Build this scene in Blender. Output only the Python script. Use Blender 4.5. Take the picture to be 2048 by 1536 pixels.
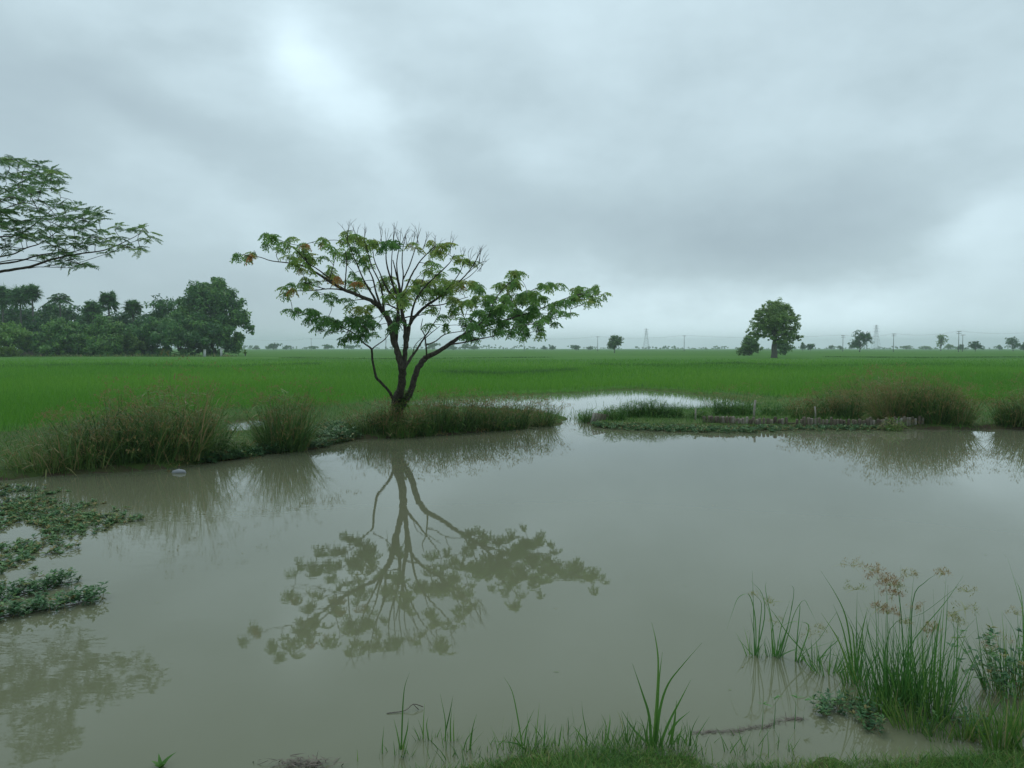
import bpy, math, numpy as np
from mathutils import Vector
rng = np.random.default_rng(7)
sc = bpy.context.scene
for o in list(bpy.data.objects): bpy.data.objects.remove(o)
COL = sc.collection
# ------------------------------------------------------------------ camera
F = 1547.0; HC = 2.3; TH = math.radians(2.63)
cam = bpy.data.cameras.new('camera'); co = bpy.data.objects.new('camera', cam); COL.objects.link(co)
cam.sensor_width = 36; cam.lens = F / 2048 * 36
cam.clip_start = 0.05; cam.clip_end = 9000
co.location = (0, 0, HC); co.rotation_euler = (math.pi / 2 - TH, 0, 0)
sc.camera = co
# ------------------------------------------------------------------ view and exposure
sc.view_settings.view_transform = 'Standard'; sc.view_settings.look = 'None'
sc.view_settings.exposure = 0.42; sc.view_settings.gamma = 1.0
sc.cycles.use_denoising = True
sc.cycles.max_bounces = 6; sc.cycles.diffuse_bounces = 3; sc.cycles.transmission_bounces = 3
sc.cycles.glossy_bounces = 3; sc.cycles.volume_bounces = 1; sc.cycles.transparent_max_bounces = 8
# ------------------------------------------------------------------ sun (behind thick cloud)
SUN_EL, SUN_AZ = math.radians(56), math.radians(-14)      # azimuth from +Y towards +X
sl = bpy.data.lights.new('sun', 'SUN'); sl.energy = 0.6; sl.angle = math.radians(28); sl.color = (1, .97, .92)
so = bpy.data.objects.new('sun', sl); COL.objects.link(so)
sd = Vector((math.sin(SUN_AZ) * math.cos(SUN_EL), math.cos(SUN_AZ) * math.cos(SUN_EL), math.sin(SUN_EL)))
so.rotation_euler = sd.to_track_quat('Z', 'Y').to_euler(); so.location = (0, 0, 30)
# ------------------------------------------------------------------ overcast sky
def azel(px, py):
    d = np.array([(px - 1024) / F, math.cos(TH) + (768 - py) / F * math.sin(TH), -math.sin(TH) + (768 - py) / F * math.cos(TH)])
    d /= np.linalg.norm(d)
    return math.atan2(d[0], d[1]), math.asin(d[2])
w = bpy.data.worlds.new('World'); sc.world = w; w.use_nodes = True
nt = w.node_tree; nt.nodes.clear(); N = nt.nodes; L = nt.links
def mth(op, a, b=None, c=None):
    n = N.new('ShaderNodeMath'); n.operation = op
    for i, v in enumerate((a, b, c)):
        if v is None: continue
        if isinstance(v, (int, float)): n.inputs[i].default_value = v
        else: L.new(v, n.inputs[i])
    return n.outputs[0]
tc = N.new('ShaderNodeTexCoord'); sep = N.new('ShaderNodeSeparateXYZ'); L.new(tc.outputs['Generated'], sep.inputs[0])
az = mth('ARCTAN2', sep.outputs[0], sep.outputs[1]); el = mth('ARCSINE', sep.outputs[2])
def noise(sx, sz, detail, off=0.0, rough=.5):
    cmb = N.new('ShaderNodeCombineXYZ')
    L.new(mth('MULTIPLY', az, sx), cmb.inputs[0]); L.new(mth('MULTIPLY_ADD', el, sz, off), cmb.inputs[1]); cmb.inputs[2].default_value = off
    n = N.new('ShaderNodeTexNoise'); n.inputs['Scale'].default_value = 1; n.inputs['Detail'].default_value = detail
    n.inputs['Roughness'].default_value = rough
    L.new(cmb.outputs[0], n.inputs['Vector']); return n
nd = noise(4.0, 7.0, 9, 3.1, .6)
sc_ = N.new('ShaderNodeSeparateColor'); L.new(nd.outputs['Color'], sc_.inputs[0])
azd = mth('ADD', az, mth('MULTIPLY', mth('SUBTRACT', sc_.outputs[0], .5), .16))
eld = mth('ADD', el, mth('MULTIPLY', mth('SUBTRACT', sc_.outputs[1], .5), .11))
def gauss(px, py, sx, sy, rot, amp):
    a0, e0 = azel(px, py); sx /= F; sy /= F; r = math.radians(rot); c, s = math.cos(r), math.sin(r)
    da = mth('SUBTRACT', azd, a0); de = mth('SUBTRACT', eld, e0)
    p = mth('DIVIDE', mth('ADD', mth('MULTIPLY', da, c), mth('MULTIPLY', de, s)), sx)
    q = mth('DIVIDE', mth('SUBTRACT', mth('MULTIPLY', de, c), mth('MULTIPLY', da, s)), sy)
    rr = mth('ADD', mth('MULTIPLY', p, p), mth('MULTIPLY', q, q))
    return mth('MULTIPLY', mth('EXPONENT', mth('MULTIPLY', rr, -1)), amp)
SKY = [  # px, py, sx, sy, rotation, amplitude
    (690, 160, 260, 120, -40, .10), (605, 105, 100, 60, -50, .20), (750, 215, 100, 60, -45, .17), (820, 20, 900, 120, 0, .10), (420, 390, 330, 60, -30, .09),
    (1350, 480, 330, 70, -4, -.17), (1650, 410, 260, 60, 14, -.12), (950, 330, 240, 50, -25, -.09), (380, 250, 240, 50, -18, -.08),
    (40, 190, 200, 110, 0, -.05), (1960, 470, 170, 50, 25, .12), (1500, 660, 750, 70, 0, .42), (1960, 520, 200, 60, 20, .10), (200, 600, 480, 90, 0, -.12),
    (1120, 600, 200, 60, 0, .05), (1550, 240, 400, 70, 0, .04), (330, 100, 300, 40, 20, -.06), (700, 560, 300, 50, 0, .0), (130, 400, 170, 60, -20, .08),
    (1850, 90, 300, 60, 0, .05)]
tot = None
for g in SKY:
    if g[5] == 0: continue
    x = gauss(*g); tot = x if tot is None else mth('ADD', tot, x)
n1 = noise(3.0, 6.5, 4, 1.7, .5); n2 = noise(7.0, 12.0, 7, 8.3, .58)
b = mth('ADD', mth('ADD', tot, .52), mth('MULTIPLY', mth('SUBTRACT', n1.outputs[0], .5), .42))
b = mth('ADD', b, mth('MULTIPLY', mth('SUBTRACT', n2.outputs[0], .5), .22))
cr = N.new('ShaderNodeValToRGB'); L.new(b, cr.inputs[0]); e = cr.color_ramp.elements
e[0].position = 0.0; e[0].color = (.185, .240, .283, 1); e[1].position = 1.0; e[1].color = (.66, .82, .89, 1)
m_ = e.new(.5); m_.color = (.360, .458, .500, 1)
nis = N.new('ShaderNodeTexSky'); nis.sky_type = 'NISHITA'; nis.sun_disc = False
nis.sun_elevation = SUN_EL; nis.sun_rotation = SUN_AZ
nm = N.new('ShaderNodeMix'); nm.data_type = 'RGBA'; nm.blend_type = 'MULTIPLY'; nm.inputs[0].default_value = 1
L.new(nis.outputs[0], nm.inputs[6]); nm.inputs[7].default_value = (.004, .004, .004, 1)
ad = N.new('ShaderNodeMix'); ad.data_type = 'RGBA'; ad.blend_type = 'ADD'; ad.inputs[0].default_value = 1
L.new(cr.outputs[0], ad.inputs[6]); L.new(nm.outputs[2], ad.inputs[7])
bg = N.new('ShaderNodeBackground'); bg.inputs[1].default_value = 1.0; L.new(ad.outputs[2], bg.inputs[0])
wo = N.new('ShaderNodeOutputWorld'); L.new(bg.outputs[0], wo.inputs[0])
# ================================================================== helpers
def at(px, py, D):
    d = np.array([(px - 1024) / F, math.cos(TH) + (768 - py) / F * math.sin(TH), -math.sin(TH) + (768 - py) / F * math.cos(TH)])
    k = D / d[1]
    return np.array([d[0] * k, D, HC + d[2] * k])
def gnd(px, py, z=0.0):
    d = at(px, py, 1.0) - np.array([0, 0, HC])
    k = (z - HC) / d[2]
    return np.array([d[0] * k, k, z])
def link(o, parent=None):
    COL.objects.link(o); o.parent = parent; return o
def tag(o, label=None, cat=None, group=None, kind=None):
    if label: o['label'] = label
    if cat: o['category'] = cat
    if group: o['group'] = group
    if kind: o['kind'] = kind
    return o
def empty(name, loc, label, cat, group=None):
    o = bpy.data.objects.new(name, None); o.empty_display_size = .2; o.location = loc
    return tag(link(o), label, cat, group)
class MB:
    def __init__(s): s.V = []; s.F = []; s.T = []; s.n = 0
    def add(s, V, Fq, T=0.5):
        V = np.asarray(V, float).reshape(-1, 3); Fq = np.asarray(Fq, int).reshape(-1, 4)
        s.V.append(V); s.F.append(Fq + s.n); s.n += len(V)
        s.T.append(np.broadcast_to(np.asarray(T, float), (len(Fq),)).copy())
    def build(s, name, mat, parent=None, smooth=False, loc=None):
        V = np.concatenate(s.V); Fq = np.concatenate(s.F); T = np.concatenate(s.T)
        off = np.zeros(3)
        if parent is not None: off = np.array(parent.location)
        elif loc is not None: off = np.array(loc)
        V = V - off
        me = bpy.data.meshes.new(name); me.vertices.add(len(V)); me.vertices.foreach_set('co', V.ravel().astype(np.float32))
        me.loops.add(len(Fq) * 4); me.loops.foreach_set('vertex_index', Fq.ravel().astype(np.int32))
        me.polygons.add(len(Fq)); me.polygons.foreach_set('loop_start', (np.arange(len(Fq)) * 4).astype(np.int32))
        if smooth: me.polygons.foreach_set('use_smooth', np.ones(len(Fq), bool))
        a = me.attributes.new('tint', 'FLOAT', 'FACE'); a.data.foreach_set('value', T.astype(np.float32))
        me.update(calc_edges=True); me.validate()
        me.materials.append(mat)
        o = bpy.data.objects.new(name, me)
        if parent is None and loc is not None: o.location = off
        return link(o, parent)
def norm(v): return v / np.maximum(np.linalg.norm(v, axis=-1, keepdims=True), 1e-9)
def ribbons(mb, B, Dr, Ln, bend, W, tint, segs=3, bdir=None):
    """blades: base points, start directions, lengths, how far the tip bows over, widths"""
    n = len(B); Dr = norm(Dr); t = np.linspace(0, 1, segs + 1)
    if bdir is None: bdir = np.zeros((n, 3)); bdir[:, 2] = -1
    hor = Dr * np.array([1, 1, 0]) + rng.normal(0, .15, (n, 3)) * np.array([1, 1, 0])
    hor = norm(hor)
    P = B[:, None, :] + Dr[:, None, :] * (Ln[:, None] * t)[..., None] + (bdir * .8 + hor * .45)[:, None, :] * (bend[:, None] * Ln[:, None] * t[None] ** 2.2)[..., None]
    ang = rng.uniform(0, math.pi, n); sd_ = np.stack([np.cos(ang), np.sin(ang), rng.normal(0, .1, n)], 1)
    wp = np.clip(1 - t ** 1.7, .06, 1) * np.where(t < .08, .7, 1)
    O = sd_[:, None, :] * (W[:, None] * wp[None] * .5)[..., None]
    V = np.stack([P - O, P + O], 2).reshape(-1, 3)
    k = 2 * (segs + 1); b0 = (np.arange(n) * k)[:, None] + (np.arange(segs) * 2)[None]
    Fq = np.stack([b0, b0 + 1, b0 + 3, b0 + 2], -1).reshape(-1, 4)
    mb.add(V, Fq, np.repeat(np.broadcast_to(tint, (n,)), segs))
    return P[:, -1]
def smooth_line(P, sub=4):
    P = np.asarray(P, float)
    if len(P) < 3: return P
    Q = np.concatenate([[2 * P[0] - P[1]], P, [2 * P[-1] - P[-2]]]); out = []
    for i in range(1, len(Q) - 2):
        for t in np.arange(sub) / sub:
            a, b_, c, d = Q[i - 1], Q[i], Q[i + 1], Q[i + 2]
            out.append(.5 * ((2 * b_) + (-a + c) * t + (2 * a - 5 * b_ + 4 * c - d) * t * t + (-a + 3 * b_ - 3 * c + d) * t ** 3))
    out.append(P[-1]); return np.array(out)
def tube(mb, P, R, sides=8, tint=.5, rough=0.0):
    P = np.asarray(P, float); n = len(P); R = np.broadcast_to(np.asarray(R, float), (n,))
    T = norm(np.gradient(P, axis=0)); ref = np.array([0, 0, 1.0]) if abs(T[0][2]) < .9 else np.array([1.0, 0, 0])
    A = np.cross(T, ref); A = norm(A)
    for i in range(1, n):
        v = A[i - 1] - T[i] * np.dot(A[i - 1], T[i]); A[i] = v / max(np.linalg.norm(v), 1e-9)
    Bn = np.cross(T, A); a = np.linspace(0, 2 * math.pi, sides, endpoint=False)
    rr = R[:, None] * (1 + (rng.normal(0, rough, (n, sides)) if rough else 0))
    V = P[:, None, :] + (A[:, None, :] * np.cos(a)[None, :, None] + Bn[:, None, :] * np.sin(a)[None, :, None]) * rr[..., None]
    i, j = np.meshgrid(np.arange(n - 1), np.arange(sides), indexing='ij'); j2 = (j + 1) % sides
    Fq = np.stack([i * sides + j, i * sides + j2, (i + 1) * sides + j2, (i + 1) * sides + j], -1).reshape(-1, 4)
    V = V.reshape(-1, 3)
    V = np.concatenate([V, P[:1], P[-1:]]); c0, c1 = n * sides, n * sides + 1
    cap = []
    for k in range(0, sides, 2):
        cap.append([c0, (k + 2) % sides, (k + 1) % sides, k]); e_ = (n - 1) * sides
        cap.append([c1, e_ + k, e_ + (k + 1) % sides, e_ + (k + 2) % sides])
    mb.add(V, np.concatenate([Fq, np.array(cap)]), tint)
def box(mb, c, s, rz=0, tint=.5, tilt=(0, 0)):
    s = np.array(s) / 2
    V = np.array([[x, y, z] for x in (-1, 1) for y in (-1, 1) for z in (-1, 1)]) * s
    V[:, 0] += V[:, 2] * tilt[0]; V[:, 1] += V[:, 2] * tilt[1]
    cz, sz = math.cos(rz), math.sin(rz); V = V @ np.array([[cz, sz, 0], [-sz, cz, 0], [0, 0, 1]]) + np.array(c)
    mb.add(V, [[0, 1, 3, 2], [4, 6, 7, 5], [0, 4, 5, 1], [2, 3, 7, 6], [0, 2, 6, 4], [1, 5, 7, 3]], tint)
# ------------------------------------------------------------------ materials
def newmat(name):
    m = bpy.data.materials.new(name); m.use_nodes = True; nt = m.node_tree; nt.nodes.clear()
    out = nt.nodes.new('ShaderNodeOutputMaterial'); return m, nt, out
def ramp(nt, stops, src):
    r = nt.nodes.new('ShaderNodeValToRGB'); nt.links.new(src, r.inputs[0]); el_ = r.color_ramp.elements
    el_[0].position = stops[0][0]; el_[0].color = (*stops[0][1], 1); el_[1].position = stops[-1][0]; el_[1].color = (*stops[-1][1], 1)
    for p, c in stops[1:-1]: x = el_.new(p); x.color = (*c, 1)
    return r
def leafmat(name, stops, trans=.3, rough=.5, spec=.3, nscale=0):
    m, nt, out = newmat(name); at_ = nt.nodes.new('ShaderNodeAttribute'); at_.attribute_name = 'tint'
    r = ramp(nt, stops, at_.outputs['Fac'])
    p = nt.nodes.new('ShaderNodeBsdfPrincipled'); p.inputs['Roughness'].default_value = rough; p.inputs['Specular IOR Level'].default_value = spec
    t = nt.nodes.new('ShaderNodeBsdfTranslucent'); mx = nt.nodes.new('ShaderNodeMixShader'); mx.inputs[0].default_value = trans
    nt.links.new(r.outputs[0], p.inputs['Base Color']); nt.links.new(r.outputs[0], t.inputs[0])
    nt.links.new(p.outputs[0], mx.inputs[1]); nt.links.new(t.outputs[0], mx.inputs[2]); nt.links.new(mx.outputs[0], out.inputs[0]); return m
def barkmat(name, c1, c2, scale=6, stretch=3, rough=.9, bump=.5):
    m, nt, out = newmat(name); tc = nt.nodes.new('ShaderNodeTexCoord'); mp = nt.nodes.new('ShaderNodeMapping')
    mp.inputs['Scale'].default_value = (stretch, stretch, 1); nt.links.new(tc.outputs['Object'], mp.inputs[0])
    n = nt.nodes.new('ShaderNodeTexNoise'); n.inputs['Scale'].default_value = scale; n.inputs['Detail'].default_value = 6; n.inputs['Roughness'].default_value = .65
    nt.links.new(mp.outputs[0], n.inputs[0])
    r = ramp(nt, [(.3, c1), (.7, c2)], n.outputs[0]); p = nt.nodes.new('ShaderNodeBsdfPrincipled'); p.inputs['Roughness'].default_value = rough
    p.inputs['Specular IOR Level'].default_value = .2
    bp = nt.nodes.new('ShaderNodeBump'); bp.inputs['Strength'].default_value = bump; bp.inputs['Distance'].default_value = .02
    nt.links.new(n.outputs[0], bp.inputs['Height']); nt.links.new(bp.outputs[0], p.inputs['Normal'])
    nt.links.new(r.outputs[0], p.inputs['Base Color']); nt.links.new(p.outputs[0], out.inputs[0]); return m
M = {}
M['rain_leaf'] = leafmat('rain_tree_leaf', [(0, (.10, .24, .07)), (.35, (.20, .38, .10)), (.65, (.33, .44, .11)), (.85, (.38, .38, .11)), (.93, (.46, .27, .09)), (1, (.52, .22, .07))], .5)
M['mid_leaf'] = leafmat('feathery_leaf', [(0, (.08, .17, .07)), (.5, (.15, .28, .10)), (1, (.27, .40, .12))], .48)
M['bark'] = barkmat('dark_wet_bark', (.028, .025, .020), (.12, .105, .085), 9, 2.5)
M['bark_grey'] = barkmat('grey_bark', (.06, .058, .05), (.20, .19, .17), 9, 2.5)
M['far_leaf'] = leafmat('far_foliage', [(0, (.036, .11, .042)), (.45, (.09, .23, .062)), (1, (.24, .42, .09))], .35)
M['olive_leaf'] = leafmat('olive_foliage', [(0, (.08, .165, .065)), (.5, (.17, .29, .10)), (1, (.28, .40, .12))], .4)
M['lime_leaf'] = leafmat('lime_foliage', [(0, (.06, .14, .02)), (1, (.15, .25, .03))], .3)
M['rice'] = leafmat('rice_leaf', [(0, (.080, .225, .022)), (.5, (.125, .325, .034)), (1, (.22, .40, .05))], .42)
M['grass'] = leafmat('grass_blade', [(0, (.050, .130, .030)), (.5, (.100, .235, .045)), (.85, (.20, .32, .065)), (1, (.34, .30, .14))], .35)
M['sedge'] = leafmat('sedge_blade', [(0, (.045, .095, .028)), (.4, (.095, .205, .050)), (.7, (.19, .27, .075)), (.9, (.27, .25, .10)), (1, (.34, .26, .13))], .3)
M['seed'] = leafmat('sedge_seed', [(0, (.30, .16, .07)), (.5, (.31, .235, .095)), (1, (.26, .30, .09))], .3)
M['near_sedge'] = leafmat('near_sedge_blade', [(0, (.05, .14, .045)), (.5, (.11, .28, .06)), (.85, (.24, .40, .08)), (1, (.30, .25, .10))], .3)
M['near_seed'] = leafmat('near_sedge_seed', [(0, (.34, .19, .08)), (.5, (.36, .28, .10)), (1, (.22, .27, .07))], .3)
M['weed'] = leafmat('water_weed_leaf', [(0, (.05, .13, .06)), (.5, (.09, .21, .085)), (.82, (.15, .28, .09)), (.9, (.28, .26, .09)), (1, (.20, .12, .06))], .25)
M['dry'] = barkmat('dry_twigs', (.10, .085, .07), (.24, .20, .17), 12, 1)
M['stake'] = None
def tintmat(name, stops, rough=.85, scale=30):
    m, nt, out = newmat(name); a = nt.nodes.new('ShaderNodeAttribute'); a.attribute_name = 'tint'
    tc = nt.nodes.new('ShaderNodeTexCoord'); mp = nt.nodes.new('ShaderNodeMapping'); mp.inputs['Scale'].default_value = (4, 4, 1)
    nt.links.new(tc.outputs['Object'], mp.inputs[0])
    n = nt.nodes.new('ShaderNodeTexNoise'); n.inputs['Scale'].default_value = scale / 4; n.inputs['Detail'].default_value = 4; nt.links.new(mp.outputs[0], n.inputs[0])
    ad = nt.nodes.new('ShaderNodeMath'); ad.operation = 'MULTIPLY_ADD'; ad.inputs[1].default_value = .8; ad.inputs[2].default_value = -.4
    nt.links.new(n.outputs[0], ad.inputs[0]); s = nt.nodes.new('ShaderNodeMath'); nt.links.new(ad.outputs[0], s.inputs[0]); nt.links.new(a.outputs['Fac'], s.inputs[1])
    r = ramp(nt, stops, s.outputs[0]); p = nt.nodes.new('ShaderNodeBsdfPrincipled'); p.inputs['Roughness'].default_value = rough
    nt.links.new(r.outputs[0], p.inputs['Base Color']); nt.links.new(p.outputs[0], out.inputs[0]); return m
M['stake'] = tintmat('weathered_stake', [(0, (.05, .032, .025)), (.5, (.14, .115, .080)), (1, (.36, .33, .29))])
M['concrete'] = tintmat('pale_concrete', [(0, (.30, .31, .30)), (1, (.55, .56, .54))])
M['pole'] = tintmat('pole_grey', [(0, (.10, .10, .10)), (1, (.22, .22, .21))])
M['steel'] = tintmat('galvanised_steel', [(0, (.16, .17, .18)), (1, (.28, .29, .30))])
M['foam'] = tintmat('dirty_foam', [(0, (.20, .21, .23)), (1, (.38, .39, .41))])
# ground
m, nt, out = newmat('earth_and_green_cover')
geo = nt.nodes.new('ShaderNodeNewGeometry'); n = nt.nodes.new('ShaderNodeTexNoise'); n.inputs['Scale'].default_value = .035; n.inputs['Detail'].default_value = 5
mp = nt.nodes.new('ShaderNodeMapping'); mp.inputs['Scale'].default_value = (.35, 1.2, 1); nt.links.new(geo.outputs['Position'], mp.inputs[0]); nt.links.new(mp.outputs[0], n.inputs['Vector'])
n2 = nt.nodes.new('ShaderNodeTexNoise'); n2.inputs['Scale'].default_value = 2.0; n2.inputs['Detail'].default_value = 8; n2.inputs['Roughness'].default_value = .8; nt.links.new(geo.outputs['Position'], n2.inputs['Vector'])
av = nt.nodes.new('ShaderNodeMath'); av.operation = 'MULTIPLY_ADD'; av.inputs[1].default_value = .45; nt.links.new(n2.outputs[0], av.inputs[0]); 
hf = nt.nodes.new('ShaderNodeMath'); hf.operation = 'MULTIPLY'; hf.inputs[1].default_value = .55; nt.links.new(n.outputs[0], hf.inputs[0]); nt.links.new(hf.outputs[0], av.inputs[2])
r = ramp(nt, [(.36, (.044, .135, .014)), (.5, (.062, .180, .018)), (.64, (.095, .210, .028))], av.outputs[0])
r2 = ramp(nt, [(.3, (.045, .035, .022)), (.7, (.11, .085, .055))], n2.outputs[0])
at_ = nt.nodes.new('ShaderNodeAttribute'); at_.attribute_name = 'tint'      # 0 = bare wet mud, 1 = green
mx = nt.nodes.new('ShaderNodeMix'); mx.data_type = 'RGBA'; nt.links.new(at_.outputs['Fac'], mx.inputs[0]); nt.links.new(r2.outputs[0], mx.inputs[6]); nt.links.new(r.outputs[0], mx.inputs[7])
p = nt.nodes.new('ShaderNodeBsdfPrincipled'); p.inputs['Roughness'].default_value = .9; p.inputs['Specular IOR Level'].default_value = .1
nt.links.new(mx.outputs[2], p.inputs['Base Color']); nt.links.new(p.outputs[0], out.inputs[0]); M['ground'] = m
# water
m, nt, out = newmat('muddy_water'); geo = nt.nodes.new('ShaderNodeNewGeometry')
p = nt.nodes.new('ShaderNodeBsdfPrincipled'); p.inputs['Roughness'].default_value = .015; p.inputs['IOR'].default_value = 1.33
n = nt.nodes.new('ShaderNodeTexNoise'); n.inputs['Scale'].default_value = .12; n.inputs['Detail'].default_value = 3; nt.links.new(geo.outputs['Position'], n.inputs['Vector'])
r = ramp(nt, [(.3, (.146, .156, .094)), (.7, (.168, .176, .110))], n.outputs[0]); nt.links.new(r.outputs[0], p.inputs['Base Color'])
n = nt.nodes.new('ShaderNodeTexNoise'); n.inputs['Scale'].default_value = 3.2; n.inputs['Detail'].default_value = 3; n.inputs['Distortion'].default_value = .3
mp = nt.nodes.new('ShaderNodeMapping'); mp.inputs['Scale'].default_value = (1, 2.2, 1); nt.links.new(geo.outputs['Position'], mp.inputs[0]); nt.links.new(mp.outputs[0], n.inputs['Vector'])
# a breath of wind ripples one patch, left of the trees' reflections
sx = nt.nodes.new('ShaderNodeSeparateXYZ'); nt.links.new(geo.outputs['Position'], sx.inputs[0])
mr = nt.nodes.new('ShaderNodeMapRange'); mr.inputs[1].default_value = -1.6; mr.inputs[2].default_value = -4.2; mr.inputs[3].default_value = .15; mr.inputs[4].default_value = 1.0; nt.links.new(sx.outputs[0], mr.inputs[0])
bp = nt.nodes.new('ShaderNodeBump'); bp.inputs['Strength'].default_value = .35; bp.inputs['Distance'].default_value = .004
mul = nt.nodes.new('ShaderNodeMath'); mul.operation = 'MULTIPLY'; nt.links.new(n.outputs[0], mul.inputs[0]); nt.links.new(mr.outputs[0], mul.inputs[1])
nt.links.new(mul.outputs[0], bp.inputs['Height']); nt.links.new(bp.outputs[0], p.inputs['Normal']); nt.links.new(p.outputs[0], out.inputs[0]); M['water'] = m
# ================================================================== terrain
def G(*pts): return [tuple(gnd(a, b_)[:2]) for a, b_ in pts]
front = [(-300, 20), (-60, 5), (-24, 8.5), (-14, 12)] + G((-60, 968), (60, 955), (180, 948), (300, 940), (400, 930), (480, 916), (560, 906), (640, 894), (700, 879), (800, 875), (900, 868), (1000, 860), (1080, 853), (1122, 847))
rear = G((1134, 838), (1100, 828), (1040, 822), (960, 818), (880, 816), (825, 812), (818, 803), (850, 798), (1000, 791), (1150, 785), (1210, 780), (1270, 778), (1340, 782), (1420, 791), (1500, 801), (1545, 809), (1500, 816), (1420, 820), (1320, 824), (1220, 828), (1168, 836), (1164, 846))
isl = G((1185, 851), (1300, 856), (1420, 858), (1600, 857), (1800, 857), (1930, 861), (1975, 858), (2010, 858), (2100, 862), (2400, 864)) + [(60, 22), (300, 40)]
P1 = np.array(front + rear + isl + [(4200, 300), (4200, 4200), (-4200, 4200), (-4200, 300)])
P2 = np.array([(-300, 0), (-10, 3.6), (-4.5, 3.95)] + G((420, 1660), (560, 1620), (640, 1600), (760, 1570), (900, 1538), (1010, 1512), (1120, 1500), (1250, 1494), (1380, 1506), (1420, 1530), (1540, 1526), (1700, 1518), (1900, 1514), (2048, 1500), (2200, 1488)) + [(5, 4.5), (12, 5), (300, 10), (300, -250), (-300, -250)])
P3 = np.array(G((425, 862), (455, 846), (520, 836), (545, 842), (520, 856), (470, 866)))
def sdist(P, X, Y):
    d = np.full(X.shape, 1e9); ins = np.zeros(X.shape, bool); n = len(P)
    for i in range(n):
        ax, ay = P[i]; bx, by = P[(i + 1) % n]; dx, dy = bx - ax, by - ay
        t = np.clip(((X - ax) * dx + (Y - ay) * dy) / (dx * dx + dy * dy + 1e-12), 0, 1)
        d = np.minimum(d, np.hypot(X - ax - t * dx, Y - ay - t * dy))
        c = (ay > Y) != (by > Y)
        ins ^= c & (X < (bx - ax) * (Y - ay) / (by - ay + 1e-12) + ax)
    return np.where(ins, d, -d)
def land(X, Y):
    wob = .12 * np.sin(X * 2.3 + Y) * np.sin(Y * 1.7 - X * .6) + .06 * np.sin(X * 7.1 + Y * 3.3)
    a = sdist(P1, X, Y); a = np.minimum(a, -sdist(P3, X, Y)); b_ = sdist(P2, X, Y)
    return np.maximum(a, b_) + wob * (np.abs(Y) < 60), b_
ew = np.array(G((-400, 905), (0, 872), (200, 852), (440, 826), (640, 818), (810, 802)) + G((1440, 790), (1560, 800), (1700, 806), (2048, 812), (2500, 818)))
def rice_edge(X): return np.where((X > -3.9) & (X < 16), 0, 0) + np.interp(X, ew[:, 0], ew[:, 1])
def height(X, Y):
    d, b_ = land(X, Y)
    z = np.where(d < 0, np.maximum(-.6, d * .9), np.minimum(d * .35, .12))
    z = np.where((b_ > 0), np.minimum(d * .13, .75), z)
    z = z + .26 * np.clip((Y - 95) / 45, 0, 1)
    return z, d
gx = np.concatenate([-np.geomspace(4000, 24, 40), np.arange(-23.5, 30, .25), np.geomspace(30.5, 4000, 40)])
gy = np.concatenate([[-200, -60, -20, -8, -3], np.arange(0, 52, .25), np.geomspace(52.5, 4000, 70)])
GX, GY = np.meshgrid(gx, gy, indexing='ij'); GZ, GD = height(GX, GY)
ni, nj = GX.shape; I, J = np.meshgrid(np.arange(ni - 1), np.arange(nj - 1), indexing='ij')
q = np.stack([I * nj + J, (I + 1) * nj + J, (I + 1) * nj + J + 1, I * nj + J + 1], -1).reshape(-1, 4)
mb = MB(); tq = np.clip((GD + .05) / .25, 0, 1) * np.where(GY > rice_edge(GX), 1, .45); tq = np.where((GY > 25) & (GD > -.3), np.maximum(tq, .6), tq)[:-1, :-1].ravel()
mb.add(np.stack([GX, GY, GZ], -1).reshape(-1, 3), q, tq)
tag(mb.build('ground', M['ground'], smooth=True), 'flat green paddy land and muddy banks reaching the horizon', None, None, 'structure')
mb = MB(); mb.add([(-300, -5, 0), (300, -5, 0), (300, 60, 0), (-300, 60, 0)], [[0, 1, 2, 3]])
tag(mb.build('water', M['water']), 'still muddy brown pond water', None, None, 'structure')
# ================================================================== rice and bank grass
def scatter(x0, x1, y0, y1, n):
    return rng.uniform(x0, x1, n), rng.uniform(y0, y1, n)
def patch_noise(X, Y, s=1.0):
    return .5 + .25 * np.sin(X * .7 * s + 1.3 * np.sin(Y * .31 * s)) + .25 * np.sin(Y * .53 * s + 1.7 * np.sin(X * .23 * s + 2))
rb = MB()
for y0, y1, dens, wd in ((14, 30, 120, .013), (30, 50, 70, .019), (50, 80, 25, .032), (80, 150, 8, .055)):
    xm = y1 * .70 + 2; n = int(2 * xm * (y1 - y0) * dens)
    X, Y = scatter(-xm, xm, y0, y1, n); d, _ = land(X, Y)
    edge_n = .5 * np.sin(X * 1.9) * np.sin(X * .7 + 1)
    k = (d > .05) & (Y > rice_edge(X) + edge_n * .6) & (np.abs(X) < Y * .69 + 1.5); 
    k &= (d > .35 * rng.random(n)) & (rng.random(n) < np.clip((152 - Y) / 55, 0, 1))
    X, Y = X[k], Y[k]; n = len(X); Z, _ = height(X, Y)
    h = rng.uniform(.34, .50, n) * (.92 + .16 * patch_noise(X, Y, .6)); h = np.where(Y > 95, h - .26 * np.clip((Y - 95) / 45, 0, 1), h); h = np.maximum(h, .1)
    dr = np.stack([rng.normal(0, .22, n), rng.normal(0, .22, n), np.ones(n)], 1)
    ti = np.clip(rng.normal(.45, .2, n) + .35 * (patch_noise(X, Y, .25) - .5), 0, 1)
    ribbons(rb, np.stack([X, Y, Z], 1), dr, h, rng.uniform(.05, .35, n), np.full(n, wd), ti, 2)
tag(rb.build('rice_crop', M['rice']), 'bright green young rice filling the paddy field', 'rice', None, 'stuff')
gb = MB()
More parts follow.
